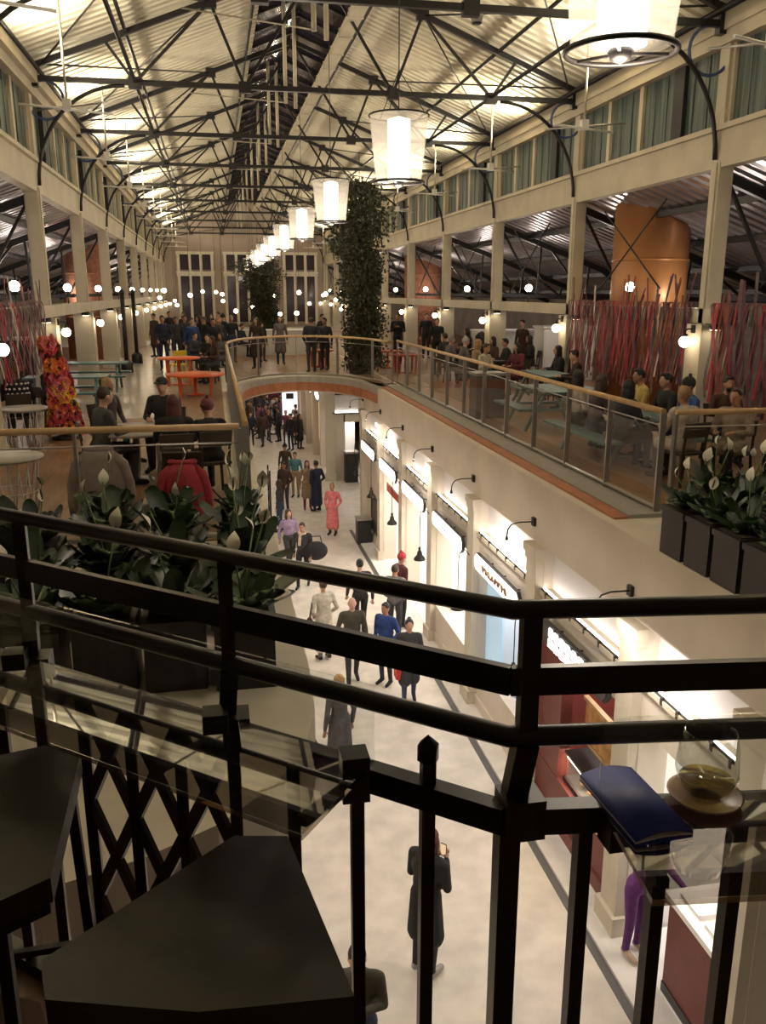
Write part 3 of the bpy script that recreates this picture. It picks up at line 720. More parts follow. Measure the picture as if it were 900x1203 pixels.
# ---- globe lamps at the columns
GP = {}
def globe(loc, lab, grp, upper, rz, w=GLOBE_W):
    if upper not in GP:
        g = GP[upper] = thing('globe_lamp', lab, 'lamp', loc, rz, grp)
        MB().ell((0, 0, 0), (.10, .10, .10), 14, 8).build('globe', lamp_glow, g)
        if upper:
            MB().rev([(.05, -.13), (.05, -.09), (.04, -.08)], 10).build('cap', black, g)
            MB().tube((0, 0, -.13), (0, 0, -.39), .015, n=6).build('stem', black, g)
        else:
            MB().rev([(.05, .09), (.05, .13), (.02, .14)], 10).build('cap', black, g)
            MB().path([(0, 0, .13), (0, 0, .19), (-.04, 0, .22), (-.16, 0, .22)], .014, 6).build('arm', black, g)
            MB().box((-.16, -.05, .15), (-.13, .05, .29)).build('wall_plate', black, g)
    else: copy_tree(GP[upper], loc, rz, lab, grp)
    if w: light('globe_light', 'POINT', (loc[0], loc[1], loc[2]), w, (1, .72, .42), .11)
for k in range(1, len(BAYS)):
    Y = BAYS[k]; far = k > 7
    for side, X, sg in (('left', XL, 1), ('right', XR, -1)):
        globe((X+sg*.42, Y, 6.55), f'glowing globe lamp under the mid beam at the {ORD[k]} {side} column', 'globe lamps on the columns', False, 0 if sg > 0 else PI, 0 if far else GLOBE_W)
        if k < len(BAYS)-1: globe((X+sg*.08, Y+2.9, 7.5), f'glowing globe lamp above the mid beam in the {ORD[k]} {side} bay', 'globe lamps above the mid beams', True, 0, 0 if far else GLOBE_W*.8)
        s_ = thing('spot_lamp', f'small black spot lamp under the mid beam at the {ORD[k]} {side} column', 'lamp', (X+sg*.10, Y-.42, 6.87), 0, 'spot lamps under the mid beams')
        MB().rev([(.11, -.10), (.12, -.06), (.10, 0)], 12).build('housing', black, s_); MB().rev([(.0, -.105), (.09, -.105), (.095, -.095)], 12).build('lens', lamp_glow, s_)
# lamps strung across the far end
rr = random.Random(5)
for i in range(22):
    x = -3 + 11.5*rr.random(); z = 6.2 + 1.3*rr.random(); y = 44 + 21*rr.random()
    p_ = thing('pendant_lamp', 'small glowing pendant lamp hanging near the far windows', 'lamp', (x, y, z), 0, 'pendant lamps at the far end')
    MB().ell((0, 0, 0), (.12, .12, .11), 10, 6).build('bulb', lamp_glow, p_); MB().tube((0, 0, .1), (0, 0, zE + SL*min(x-XL, XR-x) - z), .008, n=4).build('cord', black, p_)
# ---- big drums in the aisles
def drum(loc, R_, h, m, label):
    d = thing('chimney_drum', label, 'drum', loc)
    MB().rev([(R_, 0), (R_, h)], 32).build('body', m, d)
    for z in (.02, h*.33, h*.66): MB().rev([(R_+.005, z-.03), (R_+.02, z-.02), (R_+.02, z+.02), (R_+.005, z+.03)], 32).build('hoop', m, d)
drum((9.85, 18.75, DZ), .84, 5.0, copper, 'huge copper-coloured drum behind the right columns')
drum((10.4, 42.8, DZ), 1.0, 5.2, brick_m, 'brick-red drum far behind the right columns')
drum((-4.9, 36.0, DZ), .8, 5.0, brick_m, 'brick-red drum behind the left columns')
# ---- fabric ribbons on the mid beams
rib_cols = {'crimson': (.36, .015, .03), 'pink': (.45, .12, .15), 'white': (.5, .42, .38), 'grey': (.13, .105, .10), 'plum': (.10, .022, .04), 'rust': (.20, .05, .035)}
rib_m = {k: mat('ribbon_'+k, v, .7, var=.25, scale=8) for k, v in rib_cols.items()}
names = list(rib_cols)
def ribbons(X, y0, y1, n, sg, where, zt=7.18, zb=5.5, weights=None, spray=True):
    rnd = random.Random(int(y0*10))
    for i in range(n):
        y = y0 + (y1-y0)*(i+.5)/n; c = rnd.choices(names, weights)[0]; w_ = (y1-y0)/n*(.7+.6*rnd.random())
        L = (zt-zb)*(.75+.3*rnd.random()); k = 7; vs_ = []; fs = []
        x0 = X + sg*(.004+.012*rnd.random())
        pts = [(0, 0)]
        up = .15+.45*rnd.random() if spray and rnd.random() < .22 else .04
        lean = (rnd.random()-.5)*.8
        prof = [(sg*.0, lean*up, up)] + [(sg*(.02+.03*math.sin(q*1.3+i)), .02*math.sin(q+i*2), -L*q/(k-1)) for q in range(k)]
        for (dx, dy, dz) in prof: vs_ += [(dx, dy-w_/2, dz), (dx, dy+w_/2, dz), (dx+.006, dy+w_/2, dz), (dx+.006, dy-w_/2, dz)]
        for q in range(len(prof)-1):
            a = 4*q; fs += [(a, a+1, a+5, a+4), (a+1, a+2, a+6, a+5), (a+2, a+3, a+7, a+6), (a+3, a, a+4, a+7)]
        fs += [(3, 2, 1, 0), tuple(4*len(prof)-4+q for q in range(4))]
        o = MB().add(vs_, fs).build('ribbon', rib_m[c], None, (x0, y, zt))
        tag(o, f'{c} fabric ribbon hanging on the {where}', 'ribbon', f'{c} ribbons on the {where}')
ribbons(XR-.165, 14.25, 19.7, 96, -1, 'right mid beam below the copper drum', weights=[2, 1, 1, 3, 5, 5])
ribbons(XR-.165, 11.2, 13.6, 34, -1, 'right mid beam right of the lit column', weights=[3, 1, 1, 2, 3, 3])
ribbons(XL+.165, 13.2, 18.8, 70, 1, 'left mid beam beside the paper flowers', zb=5.9, weights=[2, 1, 3, 6, 4, 2])
# ---- paper flower column
fc = thing('flower_column', 'tall column of red, pink, orange and yellow paper flowers', 'flower display', (-2.75, 16.2, DZ))
MB().tube((0, 0, 0), (.0, 0, 1.7), .05, n=8).build('pole', bark, fc); MB().rev([(.25, 0), (.25, .05), (.06, .09)], 14).build('base', black, fc)
fl_m = [mat('flower_'+n, c, .6, var=.2, scale=9) for n, c in (('red', (.55, .03, .05)), ('pink', (.70, .16, .22)), ('yellow', (.75, .50, .04)), ('orange', (.75, .22, .04)), ('crimson', (.38, .02, .06)))]
ctr_m = mat('flower_centre', (.06, .03, .01), .8)
def flower_mesh(m):
    mb = MB()
    for q in range(6):
        t = 2*PI*q/6; d = Vector((math.cos(t), math.sin(t), 0)); e = Vector((-math.sin(t), math.cos(t), 0))
        pts = [d*.2+Vector((0, 0, .1)), d*.75+e*.42+Vector((0, 0, .28)), d*1.05+Vector((0, 0, .12)), d*.75-e*.42+Vector((0, 0, .28))]
        mb.add(pts + [p-Vector((0, 0, .05)) for p in pts], [(0,3,2,1), (4,5,6,7), (0,1,5,4), (1,2,6,5), (2,3,7,6), (3,0,4,7)])
    mb.ell((0, 0, .16), (.24, .24, .14), 8, 5, 1)
    return mb.mesh('flower', [m, ctr_m])
FM = [flower_mesh(m) for m in fl_m]
rnd = random.Random(11)
for i in range(120):
    z = .12 + 1.65*rnd.random(); t = 2*PI*rnd.random()
    R_ = .30 - .20*z/1.8; x = .10*math.sin(z*1.6) - .22*(z/1.8)
    ci = rnd.choices(range(5), [4, 3, 2, 3, 3] if z > .9 else [2, 2, 4, 5, 1])[0]
    o = obj('flower', FM[ci], fc, (x + R_*math.cos(t), R_*math.sin(t), z), None, .10+.05*rnd.random())
    o.rotation_euler = Vector((math.cos(t), math.sin(t), .25)).to_track_quat('Z', 'Y').to_euler()
# ---- hanging vine column
vn = thing('hanging_vine', 'tall dense column of trailing green vines above the bridge', 'plant', (4.65, 27.9, DZ))
rnd = np.random.default_rng(4)
N = 15000
u = rnd.random(N); zv = .15 + 5.8*u
tv = rnd.random(N)*2*PI
Rv = (.60 + .42*np.clip((zv-3.2)/2.2, 0, 1)*np.clip((6.3-zv)/.9, 0, 1))*(1 + .22*np.sin(3*tv+zv*2.1) + .18*np.sin(zv*4.3+tv))
rad = Rv*np.sqrt(rnd.random(N))*(.75+.5*rnd.random(N))
cx = .10*np.sin(zv*.9) - .05*(zv-3)*.3
V = np.zeros((N, 4, 3)); P0 = np.stack([cx+rad*np.cos(tv), rad*np.sin(tv), zv], 1)
d1 = rnd.normal(size=(N, 3)); d1[:, 2] -= .8; d1 /= np.linalg.norm(d1, axis=1)[:, None]
d2 = np.cross(d1, rnd.normal(size=(N, 3))); d2 /= np.linalg.norm(d2, axis=1)[:, None]
Ls = (.07+.08*rnd.random(N))[:, None]
V[:, 0] = P0; V[:, 1] = P0+d1*Ls*.5+d2*Ls*.32; V[:, 2] = P0+d1*Ls; V[:, 3] = P0+d1*Ls*.5-d2*Ls*.32
me = bpy.data.meshes.new('foliage'); me.from_pydata(V.reshape(-1, 3).tolist(), [], np.arange(4*N).reshape(N, 4).tolist()); me.materials.append(vine_m)
o = obj('foliage', me, vn); o['kind'] = 'stuff'
rs = random.Random(8)
for i in range(16):
    t = 2*PI*i/16; q = .25+.4*rs.random()
    MB().path([(q*math.cos(t)+.06*math.sin(z*2+i), q*math.sin(t)+.06*math.cos(z*1.7+i), z) for z in (0.05, 1, 2, 3, 4, 5, 5.9)], .012, 5).build('vine_stem', bark, vn)
MB().rev([(.35, 0), (.45, .35), (.42, .35), (.40, .30)], 18).build('pot', planter_m, vn)
MB().tube((0, 0, 5.7), (0, 0, CH-DZ), .012, n=5).build('support_wire', black, vn)
vn2 = thing('hanging_vine', 'smaller dark column of greenery far down the hall', 'plant', (2.9, 52, DZ))
o = obj('foliage', me, vn2, None, None, (1.3, 1.3, .75)); o['kind'] = 'stuff'; MB().rev([(.45, 0), (.55, .4), (.5, .4)], 16).build('pot', planter_m, vn2)

# ---- planters with peace lilies
def leaf_mesh(m, L=.42, W=.085, arch=.5, name='leaf'):
    mb = MB(); k = 6; vs_ = []; fs = []
    for i in range(k+1):
        t = i/k; w_ = W*math.sin(PI*min(1, .06+.94*t)**.85)*(1 if i < k else 0.02)
        a = arch*t; x = L*t*math.cos(a*1.2)*.75; z = L*t*(1-.55*arch*t)
        vs_ += [(x, -w_, z+.18*w_), (x, 0, z-.10*w_), (x, w_, z+.18*w_)]
    for i in range(k):
        a = 3*i; fs += [(a, a+1, a+4, a+3), (a+1, a+2, a+5, a+4)]
    return mb.add(vs_, fs, 0, True).mesh(name, m)
LEAF = [leaf_mesh(leaf_a, .38, .062, 1.0), leaf_mesh(leaf_b, .34, .065, 1.3), leaf_mesh(leaf_a, .42, .055, .8), leaf_mesh(leaf_b, .30, .05, 1.5)]
def spathe_mesh():
    mb = MB(); k = 6; vs_ = []; fs = []
    for i in range(k+1):
        t = i/k; w_ = .048*math.sin(PI*(.10+.90*t)**.9)*(1 if i < k else .02)
        vs_ += [(.02*t-.03*math.sin(PI*t), -w_, .15*t), (.012-.035*math.sin(PI*t), 0, .15*t), (.02*t-.03*math.sin(PI*t), w_, .15*t)]
    for i in range(k):
        a = 3*i; fs += [(a, a+1, a+4, a+3), (a+1, a+2, a+5, a+4)]
    mb.add(vs_, fs, 0, True)
    return mb.mesh('spathe', spathe_m)
SP = spathe_mesh(); SPX = MB().ell((.005, 0, .055), (.009, .009, .045), 6, 5).mesh('spadix', leaf_b)
PLB = MB().box((-.20, -.20, 0), (.20, .20, .46)).box((-.215, -.215, .44), (.215, .215, .50)).mesh('box', planter_m)
SOI = MB().box((-.17, -.17, .49), (.17, .17, .51)).mesh('soil', soil)
def planter(x, y, z, label, nl=20, ns=3, seed=0, big=1.0, group='planters of peace lilies', box=True, rz=0):
    rnd = random.Random(seed)
    p = thing('lily_planter', label, 'planter', (x, y, z), rz, group)
    obj('box', PLB, p); obj('soil', SOI, p)
    for i in range(nl):
        t = 2*PI*i*.618 + rnd.random()*.6; q = rnd.random()
        o = obj('leaf', LEAF[rnd.randrange(4)], p, (.07*math.cos(t), .07*math.sin(t), .50), None, big*(.85+.55*rnd.random()))
        o.rotation_euler = (rnd.uniform(-.25, .25), rnd.uniform(-.35, .55), t)
    for i in range(ns):
        t = 2*PI*rnd.random(); R_ = .05+.16*rnd.random(); h = big*(.34+.24*rnd.random())
        s_ = obj('flower_stalk', MB().path([(0, 0, 0), (R_*.4*math.cos(t), R_*.4*math.sin(t), h*.5), (R_*math.cos(t), R_*math.sin(t), h)], .006, 5).mesh('flower_stalk', stem_m), p, (0, 0, .5))
        f = obj('spathe', SP, s_, (R_*math.cos(t), R_*math.sin(t), h-.02), (rnd.uniform(-.3, .3), rnd.uniform(-.2, .4), rnd.random()*6.28), .65+.4*rnd.random())
        obj('spadix', SPX, s_, f.location, f.rotation_euler)
    return p
n = 0
for row, (yy, xs) in enumerate(((5.55, (.1, -.36, -.82, -1.28, -1.74)), (6.5, (.12, -.4, -.9, -1.4, -1.9, -2.4)), (7.5, (.15, -.45, -1.0, -1.6, -2.2)), (8.35, (.15, -.5, -1.1)))):
    for j, x in enumerate(xs):
        n += 1
        planter(x, yy + .06*((j*7) % 3), DZ, f'black lily box on the left ledge, {ORD[row]} row, {ORD[j]} from the opening' if j else f'black box of peace lilies at the opening edge, {ORD[row]} left row', 36 if row < 3 else 26, 3 if j < 1 else 1, 40+n, 1.15 if row < 3 else .95, 'left ledge planters')
for j in range(7):
    planter(4.62, 7.55 - .47*j, DZ, f'black box of peace lilies on the right ledge, {ORD[j]} from the glass railing', 30, 2, 80+j, .9, 'right ledge planters')
for j in range(5):
    planter(5.2+.02*j, 8.1 - .55*j, DZ, f'lily box in the back row on the right ledge, {ORD[j]} from the railing', 30, 3, 100+j, 1.05, 'right ledge planters')
for j in range(3):
    planter(5.75+.5*j, 8.0, DZ, f'black box of peace lilies along the right cross railing, {ORD[j]} from the corner', 28, 2, 120+j, 1.05, 'right ledge planters')

# ================================================================== FOREGROUND: viewing platform
PZ = 5.6
C0 = Vector((.455, 1.235, 0)); DL = (Vector((-.51, 2.05, 0)) - C0).normalized(); DR = (Vector((.89, 1.18, 0)) - C0).normalized()
LE, RE = C0 + DL*2.6, C0 + DR*2.4
at = lambda P, z: (P.x, P.y, z)
NL = Vector((-DL.y, DL.x, 0)); NL = NL if NL.y < 0 else -NL       # towards the viewer
NR = Vector((-DR.y, DR.x, 0)); NR = NR if NR.y < 0 else -NR
struct('floor_platform', MB().prism([(LE.x, LE.y), (C0.x, C0.y), (RE.x, RE.y), (2.9, -2), (-1.6, -2)], PZ-.18, PZ), wood_deck, 'brown floor of the viewing platform')
struct('trim_20', MB().bar(at(LE, PZ-.1), at(C0, PZ-.1), .05, .28).bar(at(C0, PZ-.1), at(RE, PZ-.1), .05, .28), rail_m, 'black edge of the viewing platform')
rg = thing('black_railing', 'black metal railing with three upper bars bending towards the viewer', 'railing', (0, 0, PZ))
q = lambda P, z: (P.x, P.y, z - PZ)
def rail3(z, r_): MB().path([q(LE, z), q(C0+DL*.03, z), q(C0, z), q(C0+DR*.03, z), q(RE, z)], r_, 12).build('top_rail' if z > 6.85 else 'lower_rail', rail_m, rg)
rail3(6.9, .0165); rail3(6.672, .0185)
MB().bar(q(LE, 6.775), q(C0, 6.775), .016, .05).bar(q(C0, 6.775), q(RE, 6.775), .016, .05).build('flat_rail', rail_m, rg)
MB().bar(q(LE, 6.515), q(C0, 6.515), .035, .05).bar(q(C0, 6.515), q(RE, 6.515), .035, .05).build('bottom_rail', rail_m, rg)
for P, wd in ((C0 + DR*.03, .032), (C0 + DL*.60, .028), (C0+DL*1.2, .028), (C0+DL*1.8, .028), (C0 + DR*.75, .028), (C0+DR*1.4, .028)):
    MB().box((P.x-wd/2, P.y-.012, 6.62-PZ), (P.x+wd/2, P.y+.012, 6.89-PZ)).build('post', rail_m, rg)
    MB().bar(q(P, 6.66), q(P + Vector((-.012, .03, 0)), 6.50), wd*1.25, .03).build('bracket', rail_m, rg)
    MB().box((P.x-.036, P.y-.02, 6.48-PZ), (P.x+.036, P.y+.045, 6.555-PZ)).build('clamp_block', rail_m, rg)
for k in range(1, 17):
    P = C0 + DL*.15*k; top = 6.60 if k == 1 else 6.49
    w_ = .025
    MB().box((P.x-w_/2, P.y-w_/2, 0), (P.x+w_/2, P.y+w_/2, top-PZ)).build('baluster', rail_m, rg)
    if k == 1: MB().rev([(.020, 0), (.020, .03), (.0, .05)], 6, q(P, 6.585)).build('finial', rail_m, rg)
for k in range(1, 15):
    P = C0 + DR*.14*k; w_ = .026
    MB().box((P.x-w_/2, P.y-w_/2, 0), (P.x+w_/2, P.y+w_/2, 6.49-PZ)).build('baluster', rail_m, rg)
MB().box((C0.x-.012, C0.y-.012, 0), (C0.x+.026, C0.y+.026, 6.5-PZ)).build('corner_post', rail_m, rg)
for k in (4, 5, 6):
    a, b = C0 + DL*.15*k, C0 + DL*.15*(k+1)
    for z0, z1 in ((6.49, 6.22), (6.22, 5.95), (5.95, 5.66)):
        MB().bar(q(a, z0), q(b, z1), .012, .030).build('lattice_bar', rail_m, rg); MB().bar(q(b, z0), q(a, z1), .012, .030).build('lattice_bar', rail_m, rg)
# glass bar tables fixed inside the railing
GZ = 6.56
def glass_table(label, a, b, c, d, up0, up1):
    t = thing('glass_bar_table', label, 'table', (a[0], a[1], GZ))
    L = lambda p: (p[0]-a[0], p[1]-a[1])
    MB().prism([L(a), L(b), L(c), L(d)], 0, .010).build('glass_top', glass_top, t)
    p0, p1 = Vector((*L(up0), 0)), Vector((*L(up1), 0))
    MB().bar((p0.x, p0.y, .085), (p1.x, p1.y, .085), .006, .15).build('glass_upstand', glass_clear, t)
    return t
fa, fb = C0 + DL*.245 + NL*.03, C0 + DL*2.4 + NL*.03
na, nb_ = C0 + DL*.235 + NL*.275, C0 + DL*2.4 + NL*.275
t = glass_table('long glass bar table reflecting the roof, fixed inside the left railing', fb, fa, na, nb_, fb, fa)
for s_ in (.275, .60, 1.2, 1.8):
    P = C0 + DL*s_ + NL*.05; MB().box((P.x-fb.x-.025, P.y-fb.y-.025, -.06), (P.x-fb.x+.025, P.y-fb.y+.025, .03)).build('bracket', rail_m, t)
    MB().bar((P.x-fb.x, P.y-fb.y, -.03), ((P+NL*.17).x-fb.x, (P+NL*.17).y-fb.y, -.012), .02, .016).build('arm', rail_m, t)
ga, gb = C0 + DR*.15 + NR*.035, C0 + DR*1.5 + NR*.035
t = glass_table('glass bar table fixed inside the right railing, holding a blue folder', ga, gb, gb + NR*.25, ga + NR*.25, ga, gb)
for s_ in (.04, .45, .9):
    P = DR*s_ + NR*.01; MB().box((P.x-.028, P.y-.02, -.075), (P.x+.028, P.y+.03, -.001)).build('bracket', rail_m, t)
    MB().bar((P.x, P.y, -.03), ((P+NR*.18).x, (P+NR*.18).y, -.012), .02, .016).build('arm', rail_m, t)
# blue folder: bent cover sheets
fo = thing('menu_folder', 'blue menu folder lying on the right glass table', 'folder', (.645, 1.145, GZ+.010), .05)
blue_f = mat('blue_cover', (.035, .065, .40), .5, var=.12, scale=20)
def bent(z0, th, arch):
    vs_ = []; fs = []; k = 8
    for i in range(k+1):
        x = -.05+.10*i/k; z = z0 + arch*math.sin(PI*i/k)
        vs_ += [(x, -.095, z), (x, .095, z), (x, .095, z+th), (x, -.095, z+th)]
    for i in range(k):
        a = 4*i; fs += [(a, a+1, a+5, a+4), (a+1, a+2, a+6, a+5), (a+2, a+3, a+7, a+6), (a+3, a, a+4, a+7)]
    fs += [(3, 2, 1, 0), tuple(4*k+j for j in range(4))]
    return MB().add(vs_, fs, 0, True)
bent(.001, .003, .0).build('back_cover', blue_f, fo); bent(.005, .003, .004).build('pages', white_m, fo); bent(.009, .0035, .010).build('front_cover', blue_f, fo)
MB().rev([(.0, 0), (.011, .0), (.011, .002), (.0, .002)], 14, (.005, -.082, .0165)).build('round_badge', mat('badge_grey', (.12, .14, .22), .4), fo)
# stemless wine glass on a small dish
ds = tag(MB().rev([(.0, 0), (.04, .0), (.058, .008), (.062, .014), (.057, .012), (.04, .005), (0, .005)], 28).build('small_dish', mat('peach_dish', (.48, .30, .22), .35), None, (.775, 1.145, GZ+.010)), 'small peach-coloured dish under the wine glass', 'dish')
wg = thing('wine_glass', 'round stemless glass with a little white wine on the glass table', 'glass', (.775, 1.145, GZ+.0155))
cg = glass_mat('drinking_glass', (.94, .95, .94), .10, .0, 1.5)
MB().rev([(.0, 0), (.026, .0), (.042, .018), (.052, .05), (.049, .09), (.042, .122), (.0405, .122), (.0475, .09), (.0505, .05), (.040, .02), (.024, .004), (0, .004)], 32).build('bowl', cg, wg)
MB().rev([(0, .0045), (.023, .0045), (.0395, .021), (.045, .034), (0, .034)], 28).build('wine', glass_mat('white_wine', (.92, .86, .52), .10, .02, 1.33), wg)
# dark polygonal stools
def stool(label, poly, z, m, th=.05, cat='stool'):
    cx = sum(p[0] for p in poly)/len(poly); cy = sum(p[1] for p in poly)/len(poly)
    s_ = thing('stool', label, cat, (cx, cy, PZ))
    P = [(x-cx, y-cy) for x, y in poly]; H = z-PZ
    MB().prism(P, H-th, H).build('seat', m, s_)
    MB().prism([(x*.93, y*.93) for x, y in P], H-th-.035, H-th).build('seat_frame', black, s_)
    for (x, y) in (P[0], P[len(P)//3], P[2*len(P)//3], P[-1]):
        MB().bar((x*.82, y*.82, H-th-.03), (x*.95, y*.95, 0), .022, .022).build('leg', black, s_)
    for i in range(3):
        a, b = (P[0], P[len(P)//3], P[2*len(P)//3], P[-1])[i:i+2]
        MB().bar((a[0]*.87, a[1]*.87, .3*H/.75), (b[0]*.87, b[1]*.87, .3*H/.75), .016, .016).build('stretcher', black, s_)
seat_m = mat('dark_stool_seat', (.030, .024, .016), .45, var=.3, scale=14)
stool('dark faceted stool under the glass table, nearest the viewer', [(-.31, 1.18), (-.01, 1.44), (.09, 1.42), (.155, 1.02), (-.07, 1.035), (-.29, 1.10)], 6.40, seat_m)
stool('dark faceted stool at the left edge of the glass table', [(-.64, 1.80), (-.42, 1.86), (-.34, 1.81), (-.33, 1.38), (-.41, 1.33), (-.66, 1.45)], 6.40, seat_m)
stool('brown wooden stool low in the left corner', [(-.55, 1.55), (-.40, 1.48), (-.36, 1.38), (-.5, 1.22), (-.7, 1.3)], 6.05, mat('brown_stool_wood', (.14, .07, .035), .5, var=.3, scale=6))

# ================================================================== TABLES AND SEATS
def wire_table(x, y, label):
    t = thing('wire_table', label, 'table', (x, y, DZ+.012))
    MB().rev([(0, .70), (.40, .70), (.40, .73), (0, .73)], 28).build('table_top', mat('pale_table_top', (.42, .38, .35), .4), t)
    for i in range(18):
        a = 2*PI*i/18; MB().tube((.34*math.cos(a), .34*math.sin(a), .70), (.26*math.cos(a+.25), .26*math.sin(a+.25), .0), .008, n=5).build('wire', white_m, t)
    for z, r_ in ((.0, .26), (.3, .295), (.68, .335)): MB().path([(r_*math.cos(2*PI*i/20), r_*math.sin(2*PI*i/20), z+.01) for i in range(20)], .009, 5, closed=True).build('hoop', white_m, t)
wire_table(-2.45, 10.45, 'round pale table on a white wire base by the left railing')
wire_table(-3.2, 15.0, 'round pale table on a white wire base in front of the knitted dots sweater')
wire_table(-3.3, 12.2, 'round pale table on a white wire base at the far left edge')
def picnic(x, y, m, label, rz=0, L=1.5):
    t = thing('picnic_table', label, 'table', (x, y, DZ+.012), rz)
    for j in range(4): MB().box((-.38+.195*j, -L/2, .72), (-.20+.195*j, L/2, .76)).build('top_board', m, t)
    for s_ in (-1, 1):
        MB().box((s_*.72-.15, -L/2, .42), (s_*.72+.15, L/2, .46)).build('bench_seat', m, t)
        for y_ in (-L*.36, L*.36):
            MB().bar((s_*.28, y_, .72), (s_*.66, y_, 0), .06, .05).build('leg', m, t)
    for y_ in (-L*.36, L*.36): MB().bar((-.8, y_, .40), (.8, y_, .40), .05, .05).build('crossbar', m, t); MB().bar((-.36, y_, .69), (.36, y_, .69), .05, .05).build('top_rail', m, t)
picnic(6.35, 12.6, teal, 'teal picnic table beside the right glass railing', 0, 2.4)
picnic(7.6, 18.9, teal, 'teal picnic table under the pink ribbons', 0, 1.8)
picnic(6.4, 15.9, teal, 'teal picnic table next to the dark litter bin', 0, 1.5)
picnic(9.3, 10.9, mat('dark_table', (.05, .04, .035), .5), 'dark picnic table at the right edge behind the lilies', 0, 1.4)
picnic(-3.3, 24.2, teal, 'teal picnic table at the left columns', PI/2, 1.9)
picnic(-3.3, 20.3, teal, 'teal picnic table behind the paper flowers', PI/2, 1.8)
picnic(7.5, 23.4, mat('dark_table', (.05, .04, .035), .5), 'dark picnic table in front of the third right column', 0, 1.8)
def round_table(x, y, m, label, R_=.62, h=.74):
    t = thing('round_table', label, 'table', (x, y, DZ+.02))
    MB().rev([(0, h-.04), (R_, h-.04), (R_, h), (0, h)], 28).build('table_top', m, t)
    MB().rev([(.22, 0), (.22, .03), (.05, .05), (.05, h-.04)], 14).build('pedestal', m, t)
    for i in range(4):
        a = PI/4+PI/2*i; MB().bar((R_*.75*math.cos(a), R_*.75*math.sin(a), h-.04), (R_*.7*math.cos(a), R_*.7*math.sin(a), 0), .06, .06).build('leg', m, t)
round_table(-1.05, 25.2, orange_p, 'pale orange round table behind the bright orange one', .6, .78)
round_table(-.55, 22.6, orange_p, 'bright orange round table on the left deck', .75, .55)
round_table(-1.15, 12.2, mat('pale_table_top', (.42, .38, .35), .4), 'pale round table ringed by seated people on the left deck', .62)
round_table(3.6, 30.4, red_p, 'red round table behind the curved railing', .5, .6)
round_table(6.1, 27.6, red_p, 'red round table right of the vines', .55, .6)
round_table(5.9, 29.6, orange_p, 'orange round table right of the vines', .5, .6)
def chair(x, y, rz, m, label, z=DZ+.012, draped=None):
    c = thing('chair', label, 'chair', (x, y, z), rz)
    MB().box((-.21, -.20, .43), (.21, .21, .465)).build('seat', m, c)
    MB().bar((0, -.205, .68), (0, -.25, .88), .42, .03, up=(0, 1, 0)).build('backrest', m, c)
    for sx in (-1, 1):
        MB().bar((sx*.18, .18, .43), (sx*.2, .2, 0), .03, .03).build('leg', m, c); MB().bar((sx*.18, -.17, .43), (sx*.2, -.22, 0), .03, .03).build('leg', m, c)
        MB().bar((sx*.18, -.19, .45), (sx*.18, -.24, .85), .03, .025).build('back_post', m, c)
chair(-1.15, 26.9, .4, yellow_p, 'bright yellow chair behind the orange tables')
chair(-.42, 9.75, 0, bark, 'wooden chair under the red jacket by the left railing'); chair(-1.32, 9.95, 0, bark, 'wooden chair under the grey coat by the left railing')
chair(-.55, 11.0, .1, bark, 'dark chair of the person with dark red hair'); chair(-1.62, 11.9, -1.4, bark, 'dark chair of the man in the grey-green sweater')
chair(-.75, 13.2, PI-.2, bark, 'dark chair of the man in the black cap'); chair(-1.7, 13.9, -2.4, bark, 'dark chair of the blonde woman at the round table')
# jackets over chair backs
def jacket(x, y, rz, m, label, h=.78, w_=.30, flare=.06):
    j = thing('jacket', label, 'jacket', (x, y, DZ+.012+.10), rz)
    vs_ = []; k = 12; rows = 7
    for i in range(rows+1):
        t = i/rows; z = h*(1-t); hw = w_*(.62+.38*min(1, t*3)) + flare*t; dp = .10+.07*math.sin(PI*min(1, t*1.1)) + .03*t
        for a in range(k):
            th = 2*PI*a/k; f = 1+.05*math.sin(3*th+5*t)
            vs_.append((hw*f*math.cos(th), dp*f*math.sin(th)-.03, z))
    fs = [(i*k+a, (i+1)*k+a, (i+1)*k+(a+1) % k, i*k+(a+1) % k) for i in range(rows) for a in range(k)] + [tuple(range(k)), tuple(rows*k+k-1-a for a in range(k))]
    MB().add(vs_, fs, 0, True).build('body', m, j)
    for s_ in (-1, 1): MB().path([(s_*w_*.55, -.02, h*.93), (s_*w_*.92, -.03, h*.80), (s_*(w_+.035), -.04, h*.52), (s_*(w_+.05), -.05, h*.26), (s_*(w_+.045), -.04, h*.12)], [.05, .07, .068, .06, .05], 10).build('sleeve', m, j)
    MB().path([(.13*math.cos(2*PI*i/12), .06*math.sin(2*PI*i/12)-.02, h+.015) for i in range(12)], .035, 6, closed=True).build('collar', m, j)
jacket(-.42, 9.50, 0, mat('red_quilt', (.40, .022, .04), .6, var=.25, scale=12), 'red quilted jacket hung over a chair by the left railing', .66, .21)
jacket(-1.32, 9.70, 0, mat('taupe_wool', (.27, .22, .20), .85, var=.15, scale=10), 'grey-brown coat hung over a chair by the left railing', .80, .26, .05)
tag(MB().box((0, 0, 0), (.30, .22, .008)).build('menu_sheet', white_m, None, (-1.2, 12.2, DZ+.02+.741)), 'white menu sheet on the round table of the left group', 'menu')
